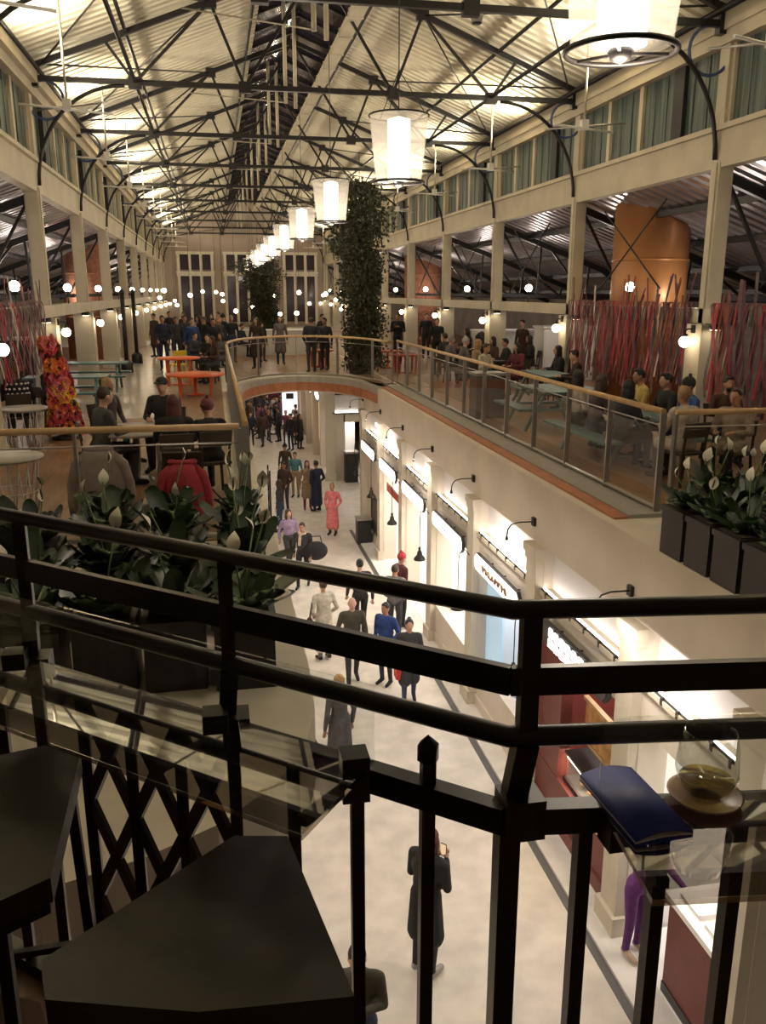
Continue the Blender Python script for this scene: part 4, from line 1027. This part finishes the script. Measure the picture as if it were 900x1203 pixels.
# kiosks and counters further off
def kiosk(x, y, w_, d_, h_, m, label):
    k_ = thing('kiosk_counter', label, 'counter', (x, y, DZ+.012))
    MB().box((-w_/2, -d_/2, 0), (w_/2, d_/2, h_-.06)).build('body', m, k_); MB().box((-w_/2-.05, -d_/2-.05, h_-.06), (w_/2+.05, d_/2+.05, h_)).build('worktop', white_m, k_)
    n_ = max(2, int(w_/.9))
    for j in range(n_): MB().box((-w_/2+w_*j/n_+.04, -d_/2-.02, .1), (-w_/2+w_*(j+1)/n_-.04, -d_/2, h_-.14)).build('front_panel', m, k_)
kiosk(10.2, 29.5, 2.4, .8, 1.3, white_m, 'white counter in the right aisle behind the columns')
kiosk(10.4, 24.8, 1.6, .8, 1.6, white_m, 'tall white counter block in the right aisle')
kiosk(2.2, 37, 3.2, .7, 1.05, white_m, 'white counter far behind the curved railing')
kiosk(-.3, 41, 2.4, .7, 1.05, white_m, 'white counter at the far left end of the hall')
kiosk(-5.4, 27, 1.4, 1.0, 1.3, sign_black, 'black counter in the left aisle')
for i, (x, y) in enumerate(((-2.9, 29.6), (-2.9, 33.5))):
    l_ = thing('bollard_post', ['dark iron post by the left walkway, nearer one', 'dark iron post by the left walkway, farther one'][i], 'post', (x, y, DZ+.02))
    MB().tube((0, 0, 0), (0, 0, 2.5), .07, n=10).build('pole', black, l_); MB().rev([(.2, 0), (.2, .3), (.09, .4)], 12).build('base', black, l_); MB().rev([(.07, 2.5), (.09, 2.6), (.02, 2.68)], 8).build('cap', black, l_)

# ================================================================== PEOPLE
skin_m = mat('skin', (.50, .27, .18), .55, var=.1, scale=12); eye_m = mat('eye_dark', (.02, .015, .012), .3)
def cap_(p0, r0, p1, r1, reg): return ('c', Vector(p0), r0, Vector(p1), r1, reg)
def ell_(c, r, reg): return ('e', Vector(c), Vector(r), reg)
def body_prims(sit=False, coat=0.0, puffer=1.0, stride=0.0, arms='down', lean=0.0, female=False):
    P = []; dz = -.40 if sit else 0; sh = .93 if female else 1.0
    T = lambda x, y, z: Vector((x, y + max(0, z-.95)*lean, z+dz)) if z > .9 else Vector((x, y, z+dz))
    for s in (-1, 1):
        if sit: hip, kn, an, toe = Vector((s*.09, .02, .53)), Vector((s*.11, .43, .52)), Vector((s*.11, .40, .09)), Vector((s*.12, .57, .04))
        else:
            f = s*stride
            hip, kn, an, toe = Vector((s*.09, 0, .92)), Vector((s*.10, .02+f*.5+abs(f)*.15, .50)), Vector((s*.10, -.02+f*1.0, .09+(.05 if f < 0 else 0))), Vector((s*.115, .15+f*1.0, .04))
        P += [cap_(hip, .092, kn, .062, 2), cap_(kn, .062, an, .045, 2), cap_(an+Vector((0, -.02, -.02)), .045, toe, .036, 3)]
    pr = 1 if (coat or puffer > 1.1) else 2
    P += [ell_(T(0, 0, .97), (.165, .125, .13), pr), ell_(T(0, .005, 1.13), (.150*puffer*sh, .110*puffer, .19), 1), ell_(T(0, 0, 1.30), (.172*puffer*sh, .118*puffer, .19), 1), cap_(T(-.155*sh, 0, 1.405), .062*puffer, T(.155*sh, 0, 1.405), .062*puffer, 1)]
    if coat:
        for s in (-1, 1):
            if sit: P.append(cap_((s*.08, .02, .54), .13, (s*.10, .36, .53), .095, 1))
            else: P.append(cap_(T(s*.055, 0, 1.0), .125, (s*.085, .01+s*stride*.3, max(.15, .92-coat)), .135, 1))
    P += [cap_(T(0, 0, 1.42), .052, T(0, .012, 1.54), .05, 0)]
    H = T(0, .02, 1.625)
    P += [ell_(H, (.074, .094, .112), 0), ell_(H+Vector((0, .03, -.058)), (.054, .062, .058), 0), ell_(H+Vector((0, .096, -.018)), (.014, .022, .026), 0)]
    P += [ell_(H+Vector((s*.076, -.005, -.012)), (.012, .024, .032), 0) for s in (-1, 1)]
    hands = []
    ap = .052*puffer
    for s in (-1, 1):
        S = T(s*.19*sh, 0, 1.40)
        if arms == 'down': E_, W = T(s*.245, -.03, 1.12), T(s*.25, .03, .87)
        elif arms == 'swing': E_, W = T(s*.245, -.03-s*stride*.35, 1.13), T(s*.25, .05-s*stride*.75, .90)
        elif arms == 'phone': E_, W = T(s*.23, .04, 1.14), T(s*.07, .25, 1.27)
        elif arms == 'pocket': E_, W = T(s*.27, -.06, 1.13), T(s*.19, .09, .98)
        elif arms == 'table': E_, W = T(s*.25, .10, 1.16), T(s*.13, .34, 1.17)
        elif arms == 'reach': E_, W = T(s*.22, .20, 1.20), T(s*.17, .44, 1.16)
        elif arms == 'cup': E_, W = (T(s*.24, .06, 1.13), T(s*.08, .25, 1.38)) if s > 0 else (T(s*.25, .10, 1.16), T(s*.13, .32, 1.17))
        elif arms == 'lap': E_, W = T(s*.25, .02, 1.13), T(s*.12, .24, 1.0)
        P += [cap_(S, ap*1.05, E_, ap*.86, 1), cap_(E_, ap*.86, W, .034*puffer**.5, 1)]
        d = (W-E_).normalized(); P += [cap_(W, .027, W+d*.03, .026, 0), ell_(W+d*.065, (.030, .038, .030) if abs(d.y) > .5 else (.028, .03, .042), 0)]
        hands.append((W+d*.065, d, s))
    return P, hands, H
def prim_mesh(P):
    mb = MB()
    for p in P:
        if p[0] == 'c':
            _, a, r0, b, r1, reg = p
            mb.ell(a, (r0,)*3, 10, 7); mb.ell(b, (r1,)*3, 10, 7); mb.path([a, b], [r0, r1], 10)
        else: mb.ell(p[1], p[2], 14, 10)
    return mb
def classify(P, pts):
    best = np.full(len(pts), 1e9); reg = np.zeros(len(pts), int)
    for p in P:
        if p[0] == 'c':
            a, b = np.array(p[1]), np.array(p[3]); d = b-a; t = np.clip(((pts-a)@d)/max(d@d, 1e-9), 0, 1)
            D = np.linalg.norm(pts-a-t[:, None]*d, axis=1)-(p[2]+(p[4]-p[2])*t); g = p[5]
        else:
            r_ = np.array(p[2]); D = (np.linalg.norm((pts-np.array(p[1]))/r_, axis=1)-1)*r_.min(); g = p[3]
        m_ = D < best; best[m_] = D[m_]; reg[m_] = g
    return reg
def add_hands(mb, hands):
    for c, d, s in hands:
        side = Vector((-s, 0, 0)) if abs(d.x) < .7 else Vector((0, 1, 0))
        side = (side - d*side.dot(d)).normalized(); nrm = d.cross(side).normalized()
        if nrm.z > 0: nrm = -nrm
        across = nrm.cross(d).normalized()
        for j, L in enumerate((.062, .072, .068, .054)):
            o_ = c + d*.024 + across*(j-1.5)*.0165
            mb.path([o_, o_+d*L*.5+nrm*.006, o_+d*L*.85+nrm*.026], [.0088, .0082, .0068], 6)
        o_ = c + side*.024 - d*.015
        mb.path([o_, o_+side*.022+d*.025, o_+side*.022+d*.055+nrm*.012], [.0105, .0095, .008], 6)
POSES = {
 'stand': dict(), 'stand_coat': dict(coat=.42, female=True), 'stand_puffer': dict(puffer=1.17, arms='pocket'), 'stand_long': dict(coat=.62, arms='pocket', puffer=1.05),
 'walk': dict(stride=.20, arms='swing', puffer=1.1), 'walk_coat': dict(stride=.16, arms='swing', coat=.42), 'phone': dict(arms='phone', coat=.40, puffer=1.12, lean=.10), 'phone_man': dict(arms='phone', puffer=1.08, lean=.06), 'lean': dict(arms='reach', lean=.35, female=True),
 'sit': dict(sit=True, arms='table', lean=.16), 'sit_puffer': dict(sit=True, arms='table', lean=.10, puffer=1.15, coat=.3), 'sit_lap': dict(sit=True, arms='lap', lean=.02, female=True), 'sit_cup': dict(sit=True, arms='cup', lean=.10, puffer=1.05),
}
BODY = {}
tmp = []
for nm, kw in POSES.items():
    P, hands, H = body_prims(**kw)
    o = prim_mesh(P).build('tmp_'+nm, skin_m); m_ = o.modifiers.new('r', 'REMESH'); m_.mode = 'VOXEL'; m_.voxel_size = .0155
    s_ = o.modifiers.new('s', 'SMOOTH'); s_.factor = .5; s_.iterations = 3
    tmp.append((nm, P, hands, H, o))
dg = bpy.context.evaluated_depsgraph_get()
for nm, P, hands, H, o in tmp:
    ev = o.evaluated_get(dg); me0 = ev.to_mesh()
    n_ = len(me0.vertices); co = np.zeros(n_*3); me0.vertices.foreach_get('co', co); co = co.reshape(-1, 3)
    fs = [tuple(p.vertices) for p in me0.polygons]
    cen = np.array([co[list(f)].mean(0) for f in fs]); reg = classify(P, cen)
    mb = MB(); mb.v = [tuple(v) for v in co]; mb.f = fs; mb.mi = [int(r_) for r_ in reg]; mb.sm = [True]*len(fs)
    add_hands(mb, hands)
    for s in (-1, 1):
        mb.ell(H+Vector((s*.030, .086, .008)), (.008, .006, .0045), 8, 5, 4)
    mb.ell(H+Vector((0, .088, -.066)), (.022, .008, .006), 8, 5, 5)
    BODY[nm] = (mb.mesh('body', [skin_m, skin_m, skin_m, skin_m, eye_m, mat('lips', (.32, .10, .08), .5)]), H.copy())
    ev.to_mesh_clear()
for nm, P, hands, H, o in tmp: bpy.data.objects.remove(o)
hm0 = mat('hair_dark', (.02, .012, .008), .55)
HAIR = {
 'short': MB().ell((0, -.016, .026), (.082, .094, .100), 14, 10).ell((0, .045, .088), (.05, .05, .028), 10, 6).mesh('hair', hm0),
 'long': MB().ell((0, -.018, .024), (.087, .098, .102), 14, 10).ell((0, -.062, -.10), (.090, .052, .155), 14, 10).ell((-.068, .0, -.07), (.026, .05, .12), 8, 8).ell((.068, .0, -.07), (.026, .05, .12), 8, 8).mesh('hair', hm0),
 'bun': MB().ell((0, -.016, .024), (.083, .095, .100), 14, 10).ell((0, -.085, .09), (.042, .042, .042), 10, 8).mesh('hair', hm0),
 'bald': MB().ell((-.055, -.025, -.015), (.026, .062, .042), 10, 8).ell((.055, -.025, -.015), (.026, .062, .042), 10, 8).ell((0, -.055, -.025), (.06, .04, .04), 10, 8).mesh('hair', hm0),
 'beanie': MB().ell((0, -.008, .035), (.089, .106, .105), 14, 10).rev([(.083, .0), (.098, .01), (.098, .05), (.088, .06)], 16, (0, -.008, .0)).ell((0, -.02, .15), (.03, .03, .03), 8, 6).mesh('beanie', hm0),
 'cap': MB().ell((0, -.01, .035), (.086, .102, .088), 14, 10).add([(-.07, .07, .045), (.07, .07, .045), (.06, .165, .03), (0, .185, .028), (-.06, .165, .03), (-.07, .07, .052), (.07, .07, .052), (.06, .165, .037), (0, .185, .035), (-.06, .165, .037)], [(0, 4, 3, 2, 1), (5, 6, 7, 8, 9), (0, 1, 6, 5), (1, 2, 7, 6), (2, 3, 8, 7), (3, 4, 9, 8), (4, 0, 5, 9)]).mesh('cap', hm0),
}
BEARD = MB().ell((0, .04, -.075), (.056, .058, .05), 10, 8).mesh('beard', hm0)
def cm(c, rough=.8): return mat('cloth_%02d_%02d_%02d' % tuple(int(99*v) for v in c), c, rough, var=.22, scale=14)
SKINS = [(.50, .28, .19), (.42, .22, .14), (.56, .33, .24), (.36, .19, .12)]
BLK, CHAR, NAVY, JEAN, OLIVE, BRN, TAN, CRM, GRY = (.012, .011, .012), (.035, .033, .035), (.015, .02, .05), (.03, .05, .10), (.06, .055, .035), (.06, .032, .02), (.30, .21, .12), (.52, .47, .38), (.12, .11, .105)
HC = {'k': (.012, .009, .008), 'b': (.045, .024, .012), 'r': (.10, .025, .015), 'y': (.36, .21, .08), 'g': (.28, .26, .24), 'w': (.5, .47, .44)}
pcount = 0
def person(label, pose, x, y, z, rz, h, top, bot, hair='short', hc='k', shoes=BLK, group=None, scarf=None, beard=False, hatcol=None):
    global pcount
    pcount += 1
    me, H = BODY[pose]
    p = thing('person', label, 'person', (x, y, z), rz, group, h/1.735)
    b = obj('body', me, p)
    cols = [mat('skin_%d' % (pcount % 4), SKINS[pcount % 4], .55), cm(top), cm(bot), cm(shoes, .5)]
    for i, m_ in enumerate(cols): b.material_slots[i].link = 'OBJECT'; b.material_slots[i].material = m_
    if hair:
        k = hair; hh = obj({'beanie': 'beanie', 'cap': 'cap'}.get(k, 'hair'), HAIR[k], p, H)
        hh.material_slots[0].link = 'OBJECT'; hh.material_slots[0].material = cm(hatcol) if hatcol else mat('hair_'+hc, HC[hc], .55, var=.3, scale=30)
    if beard:
        hb = obj('beard', BEARD, p, H); hb.material_slots[0].link = 'OBJECT'; hb.material_slots[0].material = mat('hair_'+hc, HC[hc], .55, var=.3, scale=30)
    if scarf:
        zc = H.z-.165; sc_ = obj('scarf', MB().path([(.085*math.cos(2*PI*i/14), H.y-.02+.085*math.sin(2*PI*i/14), zc+.01*math.sin(3*i)) for i in range(14)], .034, 8, closed=True).bar((.03, H.y+.085, zc), (.05, H.y+.13, zc-.3), .07, .03).mesh('scarf', cm(scarf)), p)
    return p
F = PI     # facing the viewer
# ---- ground floor
person('woman in a pink coat standing alone on the ground floor', 'stand_long', 3.35, 25.6, 0, F*.85, 1.66, (.72, .20, .20), BLK, 'bun', 'y')
person('balding man in an olive jacket walking towards the viewer', 'walk', 2.32, 15.1, 0, F, 1.78, OLIVE, CHAR, 'bald', 'g')
person('man in a blue jacket beside the woman with a red bag', 'stand_puffer', 2.95, 14.95, 0, F*.75, 1.68, (.02, .05, .20), CHAR, 'short', 'k')
person('dark-haired woman in a black coat carrying a red bag', 'walk_coat', 3.22, 14.1, 0, F*.95, 1.66, CHAR, JEAN, 'bun', 'k')
rbag = thing('hand_bag', 'small red bag in the hand of the woman in black', 'bag', (3.02, 14.12, .52))
MB().box((-.06, -.12, 0), (.06, .12, .26)).build('body', cm((.55, .03, .02), .5), rbag); MB().path([(0, -.08, .26), (0, -.06, .40), (0, .06, .40), (0, .08, .26)], .008, 5).build('handle', cm((.55, .03, .02), .5), rbag)
person('person in a long cream coat seen from behind', 'stand_long', 1.92, 16.3, 0, .3, 1.74, CRM, GRY, 'short', 'b')
bb = thing('shoulder_bag', 'dark brown shoulder bag at the cream coat', 'bag', (1.62, 16.2, .75))
MB().ell((0, 0, .12), (.07, .13, .13), 12, 8).build('body', cm(BRN), bb); MB().path([(0, -.08, .2), (.05, -.05, .55), (.05, .05, .55), (0, .08, .2)], .010, 5).build('strap', cm(BRN), bb)
person('person in a purple-black coat walking away from the viewer', 'walk', 2.85, 17.35, 0, 0, 1.80, (.035, .015, .035), BLK, 'bun', 'k')
person('person in a grey striped jacket looking into the bright shop', 'stand_puffer', 3.55, 17.0, 0, -.5, 1.74, GRY, CHAR, 'short', 'b')
person('person with a red hood beside the striped jacket', 'stand', 3.85, 17.75, 0, -1.2, 1.76, (.10, .02, .025), BLK, 'beanie', 'k', hatcol=(.45, .04, .05))
person('person in black with a white bag on the left of the walkway', 'walk', 1.95, 20.9, 0, F*.9, 1.72, CHAR, BLK, 'short', 'b', scarf=(.6, .45, .35))
bp = thing('round_bag', 'large round black bag carried across the walkway', 'bag', (2.28, 20.75, .78))
MB().ell((0, 0, .22), (.30, .14, .25), 14, 10).build('body', cm(BLK), bp); MB().path([(-.15, 0, .42), (-.1, -.05, .62), (.1, -.05, .62), (.15, 0, .42)], .014, 6).build('handle', cm(BLK), bp)
person('woman with a white and violet top in front of the black metal rack', 'walk', 1.72, 22.4, 0, F*1.1, 1.70, (.30, .22, .34), CHAR, 'long', 'b')
person('person in a brown camouflage jacket in the mid-distance group', 'stand_puffer', 2.12, 28.9, 0, F*.8, 1.74, BRN, CHAR, 'short', 'k')
person('person in a teal top in the mid-distance group', 'stand', 2.68, 30.9, 0, F*.9, 1.70, (.06, .18, .20), TAN, 'short', 'b')
person('tall person in navy next to the pink coat', 'stand_long', 3.2, 28.6, 0, .5, 1.80, NAVY, NAVY, 'short', 'k')
person('person in a beige skirt and red boots beside the navy coat', 'stand_coat', 2.92, 29.0, 0, F, 1.74, TAN, (.25, .03, .03), 'long', 'k', shoes=(.25, .02, .02))
person('person in a brown coat at the back of the mid-distance group', 'stand_coat', 2.45, 32.6, 0, F*.9, 1.72, BRN, BLK, 'beanie', 'k', hatcol=BLK)
person('person in charcoal leaning at the left edge of the walkway', 'stand', 1.75, 26.2, 0, 1.2, 1.70, CHAR, JEAN, 'long', 'b')
person('blonde woman in a dark grey coat below the glass table', 'stand_coat', 1.62, 11.9, 0, .4, 1.72, (.09, .085, .085), BLK, 'long', 'y')
person('person in blue jeans half hidden under the left deck', 'walk', 1.12, 12.4, 0, F*.6, 1.72, CHAR, (.02, .04, .10), 'short', 'k')
person('woman in a black coat with a phone between the balusters', 'phone', 1.97, 7.72, 0, -.85, 1.80, (.014, .013, .014), (.02, .02, .022), 'long', 'r', shoes=(.35, .33, .32))
ph = thing('phone', 'dark phone held by the woman in the black coat', 'phone', (2.22, 7.93, 1.40), -.85)
MB().box((-.038, -.005, -.06), (.038, .005, .085)).build('body', cm(BLK, .3), ph); MB().box((-.034, -.0065, -.055), (.034, -.005, .08)).build('screen', mat('phone_screen', (.3, .2, .1), .3, emit=(1, .7, .4), estr=.8), ph)
person('man in an olive shirt at the bottom edge holding a phone', 'phone_man', .99, 6.32, 0, F*.93, 1.78, (.055, .045, .025), JEAN, 'short', 'k')
person('person in purple at the nearest maroon counter', 'lean', 4.36, 7.50, .06, -2.75, 1.66, (.16, .035, .20), (.13, .03, .17), 'long', 'b', shoes=(.5, .35, .25))
rc = random.Random(21)
crowd = [(BLK, JEAN), (CHAR, BLK), (NAVY, CHAR), (BRN, CHAR), ((.25, .03, .06), BLK), (GRY, JEAN), ((.5, .45, .45), BLK), ((.16, .03, .07), CHAR)]
for i in range(30):
    ck = rc.randrange(8); t, b = crowd[ck]; row = i // 6; cn = ['black', 'charcoal', 'navy', 'brown', 'crimson', 'grey', 'pale', 'wine-red'][ck]
    x = 1.55 + .46*(i % 6) + rc.uniform(-.12, .12) + .06*row; y = 42.5 + 2.4*row + rc.uniform(-.7, .7)
    x = min(x, 3.95)
    if abs(x-3.75) < .55 and abs(y-45.5) < .5: x -= .75
    person(f'person in a {cn} winter coat in row {["one", "two", "three", "four", "five"][row]} of the far ground-floor crowd', rc.choice(['stand', 'stand_coat', 'stand_puffer', 'walk']), x, y, 0, rc.uniform(0, 6.28), rc.uniform(1.6, 1.85), t, b, rc.choice(['short', 'long', 'beanie', 'short']), rc.choice('kkby'), group=f'{cn} coats in the far ground-floor crowd', hatcol=None)
person('lone person in black before the white illuminated board', 'stand', 3.35, 40.6, 0, 2.4, 1.78, BLK, NAVY, 'short', 'k')
person('second person in black beside the white illuminated board', 'stand_coat', 3.80, 40.9, 0, -2.4, 1.72, BLK, BLK, 'long', 'k')
# ---- left deck
Z = DZ + .012
person('man in a grey-green sweater seated with his back half turned', 'sit', -1.58, 11.75, Z, -1.0, 1.78, (.06, .065, .055), CHAR, 'short', 'b')
person('blonde woman seated across the pale round table', 'sit_lap', -1.68, 13.75, Z, -2.2, 1.70, (.07, .05, .06), (.02, .10, .13), 'bun', 'y')
person('man in a black top and dark cap seated at the round table', 'sit_puffer', -.78, 13.15, Z, PI-.3, 1.78, BLK, CHAR, 'cap', 'k', hatcol=(.025, .02, .018))
person('person with dark red hair seated with back to the viewer', 'sit', -.55, 11.0, Z, .1, 1.72, (.02, .012, .016), CHAR, 'long', 'r')
person('person in a rose knit cap seated beside the dark red hair', 'sit_puffer', -.12, 11.15, Z, .3, 1.62, BLK, CHAR, 'beanie', 'k', hatcol=(.16, .05, .06))
pd = person('person with a mustard beanie and black dotted sweater', 'sit_puffer', -3.45, 15.9, Z, .25, 1.76, (.015, .013, .014), CHAR, 'beanie', 'k', hatcol=(.30, .16, .06))
dots = MB()
for i in range(6):
    for j in range(6):
        a = -PI/2 + (j-2.5)*.40 + .2*(i % 2); z = .60 + .085*i
        dots.ell((.205*math.cos(a), .145*math.sin(a) + .08*(z-.55), z), (.022, .018, .02), 8, 5)
o = dots.build('knit_dots', white_m, pd); o['kind'] = 'stuff'
person('person in a dark hat holding a white cup', 'sit_cup', -3.15, 17.0, Z, -.9, 1.78, (.025, .022, .028), BLK, 'cap', 'k', hatcol=(.03, .03, .035))
cu = thing('paper_cup', 'white paper cup held by the person in the dark hat', 'cup', (-2.86, 17.2, Z+.98))
MB().rev([(.03, 0), (.042, .12), (.039, .12), (.028, .005)], 14).build('cup', white_m, cu); MB().rev([(.044, .12), (.044, .13), (.03, .135)], 14).build('lid', white_m, cu)
person('man in navy standing on the walkway by the left columns', 'stand_puffer', -1.72, 30.2, Z, F, 1.82, NAVY, NAVY, 'short', 'k')
person('person in a blue coat behind the yellow chair', 'stand_coat', -.75, 30.0, Z, F*1.1, 1.74, (.02, .06, .20), CHAR, 'short', 'b')
far = [(-.35, 31.6, 'stand', BLK, 'short', 'b', 'person in black holding papers left of the curved railing'), (.15, 31.2, 'stand_coat', CHAR, 'long', 'y', 'fair-haired person in charcoal left of the curved railing'), (.62, 33.0, 'stand', BLK, 'short', 'g', 'grey-haired person in black behind the curved railing corner'),
       (-.2, 27.3, 'sit_puffer', BLK, 'short', 'k', 'person in black seated behind the orange table'), (.0, 25.8, 'sit', BRN, 'long', 'b', 'person in brown seated beside the orange table'), (-.7, 28.6, 'sit_puffer', CHAR, 'short', 'k', 'person in charcoal seated near the yellow chair'),
       (-1.1, 33.5, 'stand', CHAR, 'short', 'k', 'standing person in charcoal behind the blue coat'), (-.1, 35.5, 'stand', BLK, 'long', 'k', 'long-haired person in black farther down the left deck'), (-2.4, 36.5, 'stand_coat', BRN, 'short', 'k', 'person in a brown coat far along the walkway'), (1.0, 36.0, 'sit', NAVY, 'short', 'k', 'person in navy seated far behind the railing corner'),
       (1.75, 33.3, 'stand', BLK, 'long', 'k', 'child-sized figure in black behind the curved railing'), (2.35, 32.0, 'stand_coat', GRY, 'long', 'b', 'person in a grey coat behind the curved railing'), (3.65, 29.2, 'stand', CHAR, 'short', 'k', 'slim person in charcoal between the dark coat and the vines'), (.2, 38.5, 'stand', BRN, 'short', 'b', 'distant person in brown by the far white counter')]
for i, (x, y, ps, c, hr, hc_, lab) in enumerate(far): person(lab, ps, x, y, Z, F+(i*1.7 % 2.2)-1.1, 1.74 if i != 10 else 1.45, c, [BLK, CHAR, JEAN][i % 3], hr, hc_)
person('man in a dark coat leaning on the curved railing seen from behind', 'stand_puffer', 3.1, 28.4, Z, .1, 1.78, (.03, .028, .032), CHAR, 'short', 'b')
more = [(-.55, 33.0, 'stand_coat', BLK, 'long', 'k', 'long-haired person in a black coat behind the papers'), (-1.35, 31.8, 'stand', CHAR, 'short', 'k', 'person in charcoal left of the blue coat'), (.35, 34.6, 'stand_puffer', NAVY, 'beanie', 'k', 'person in a navy puffer and hat in the left back group'), (-.05, 29.3, 'stand_puffer', BLK, 'short', 'k', 'broad person in a black puffer near the railing corner'), (.25, 28.2, 'sit_puffer', GRY, 'long', 'b', 'person in grey seated at the railing corner'),
        (-2.0, 40.5, 'stand', BLK, 'short', 'k', 'distant person in black at the end of the walkway'), (-1.3, 38.5, 'stand_coat', NAVY, 'long', 'b', 'distant person in navy beside the walkway'), (4.2, 34.5, 'stand', CHAR, 'short', 'k', 'person in charcoal behind the vines'), (1.4, 30.2, 'stand_coat', BRN, 'long', 'b', 'person in a brown coat at the left of the curved railing'), (5.6, 33.5, 'stand_coat', BLK, 'long', 'k', 'person in a black coat right behind the vines')]
for i, (x, y, ps, c, hr, hc_, lab) in enumerate(more): person(lab, ps, x, y, Z, F+(i*1.3 % 2.4)-1.2, 1.74, c, [BLK, CHAR, NAVY][i % 3], hr, hc_, hatcol=BLK if hr == 'beanie' else None)
# ---- right deck
more = [(7.4, 28.6, 'stand', BLK, 'short', 'k', 'person in black standing behind the red tables'), (8.9, 29.8, 'sit_puffer', CHAR, 'long', 'k', 'person in charcoal seated far behind the right columns'), (9.5, 26.0, 'stand_coat', BRN, 'short', 'b', 'person in a brown coat before the tall white block'), (7.9, 25.2, 'sit_puffer', BLK, 'beanie', 'k', 'person in a dark hat seated past the dark table'), (6.7, 24.6, 'sit', GRY, 'short', 'g', 'grey-haired person seated past the dark table'), (8.2, 19.7, 'sit_puffer', BLK, 'long', 'k', 'person in black seated under the ribbons'), (7.9, 17.9, 'sit', BRN, 'short', 'k', 'person in brown at the teal table under the ribbons')]
for i, (x, y, ps, c, hr, hc_, lab) in enumerate(more):
    person(lab, ps, x, y, Z, [F, 1.2, 2.2, 1.6, -1.4, 1.5, 1.3][i], 1.74, c, [BLK, CHAR, JEAN][i % 3], hr, hc_, hatcol=BLK if hr == 'beanie' else None)
    if ps.startswith('sit') and i != 6: chair(x, y, [F, 1.2, 2.2, 1.6, -1.4, 1.5][i], bark, 'dark chair under the ' + lab.replace(' seated', ''))
person('man in black photographing beside the vines', 'phone_man', 6.6, 31.2, Z, F*.9, 1.84, BLK, BLK, 'short', 'k')
person('person in black standing by the second visible right column', 'stand', 8.3, 33.8, Z, F, 1.76, BLK, BLK, 'short', 'k')
RT = [(5.85, 13.3, -1.45, 'sit_lap', (.38, .31, .24), 'long', 'k', 'dark-haired woman in a pale coat on the teal bench'), (5.82, 12.55, -1.5, 'sit', (.05, .03, .03), 'long', 'b', 'long-haired woman in dark brown on the teal bench'), (7.08, 13.3, 1.5, 'sit', (.50, .36, .12), 'short', 'k', 'man in a yellow shirt across the teal table'),
      (7.08, 12.5, 1.6, 'sit_puffer', BLK, 'short', 'k', 'person in black next to the yellow shirt'), (7.08, 11.75, 1.5, 'sit', (.03, .09, .25), 'beanie', 'k', 'person with a dark cap and blue scarf at the teal table'), (5.85, 11.6, -1.3, 'sit_puffer', (.02, .018, .022), 'long', 'k', 'person in a black puffer at the near end of the teal bench'),
      (6.28, 10.6, .2, 'sit_puffer', (.42, .36, .30), 'short', 'y', 'bent person in a light jacket behind the right railing corner'), (7.72, 12.0, F*.95, 'sit', (.09, .04, .025), 'short', 'k', 'bearded man in a brown jacket behind the right lilies'), (6.92, 10.42, 2.2, 'sit_puffer', (.26, .20, .14), 'short', 'b', 'short-haired woman in a tan coat behind the right lilies'), (7.75, 10.1, 1.2, 'sit_lap', (.45, .36, .24), 'long', 'b', 'person in a cream knit at the right edge'),
      (6.9, 22.6, -1.5, 'sit', TAN, 'long', 'y', 'fair-haired person in tan at the dark table'), (8.0, 23.0, 1.5, 'sit_puffer', BLK, 'short', 'k', 'person in black at the dark table'), (8.0, 24.0, 1.7, 'sit', BRN, 'long', 'k', 'person in brown at the dark table'), (6.9, 23.7, -1.6, 'sit_puffer', GRY, 'beanie', 'k', 'person in a grey coat and pale beanie at the dark table'), (6.6, 20.9, -2.5, 'sit', CRM, 'short', 'b', 'person in cream seated right of the litter bin'), (7.6, 21.0, 2.0, 'sit_puffer', (.12, .02, .03), 'long', 'k', 'person in maroon seated between the tables'),
      (7.1, 26.2, .5, 'sit_puffer', CHAR, 'short', 'k', 'person in charcoal seated near the red table'), (8.6, 27.0, 1.0, 'sit', BRN, 'long', 'b', 'person in brown seated by the third right column'), (9.3, 24.6, 1.4, 'sit_puffer', BLK, 'long', 'k', 'long-haired person in black before the white counter')]
for i, (x, y, rz, ps, c, hr, hc_, lab) in enumerate(RT):
    person(lab, ps, x, y, Z, rz, 1.74, c, [CHAR, JEAN, BLK][i % 3], hr, hc_, beard=(i == 7), hatcol=((.02, .02, .025) if i == 4 else (.4, .37, .33) if hr == 'beanie' else None))
seats = [(6.28, 10.6, .2, 'bent person in the light jacket'), (7.72, 12.0, F*.95, 'bearded man'), (6.92, 10.42, 2.2, 'woman in the tan coat'), (7.75, 10.1, 1.2, 'cream knit person'), (6.6, 20.9, -2.5, 'cream person by the bin'), (7.6, 21.0, 2.0, 'maroon person'), (7.1, 26.2, .5, 'charcoal person near the red table'), (8.6, 27.0, 1.0, 'brown person by the column'), (9.3, 24.6, 1.4, 'long-haired person before the white counter'), (-3.45, 15.9, .25, 'dotted sweater person'), (-3.15, 17.0, -.9, 'person in the dark hat'), (-.12, 11.15, .3, 'person in the rose cap'), (-.2, 27.3, F, 'black-clad person behind the orange table'), (0, 25.8, F+.6, 'brown person beside the orange table')]
for i, (x, y, rz, who) in enumerate(seats): chair(x, y, rz, bark, f'dark chair under the {who}')
# knitted white dots on the black sweater
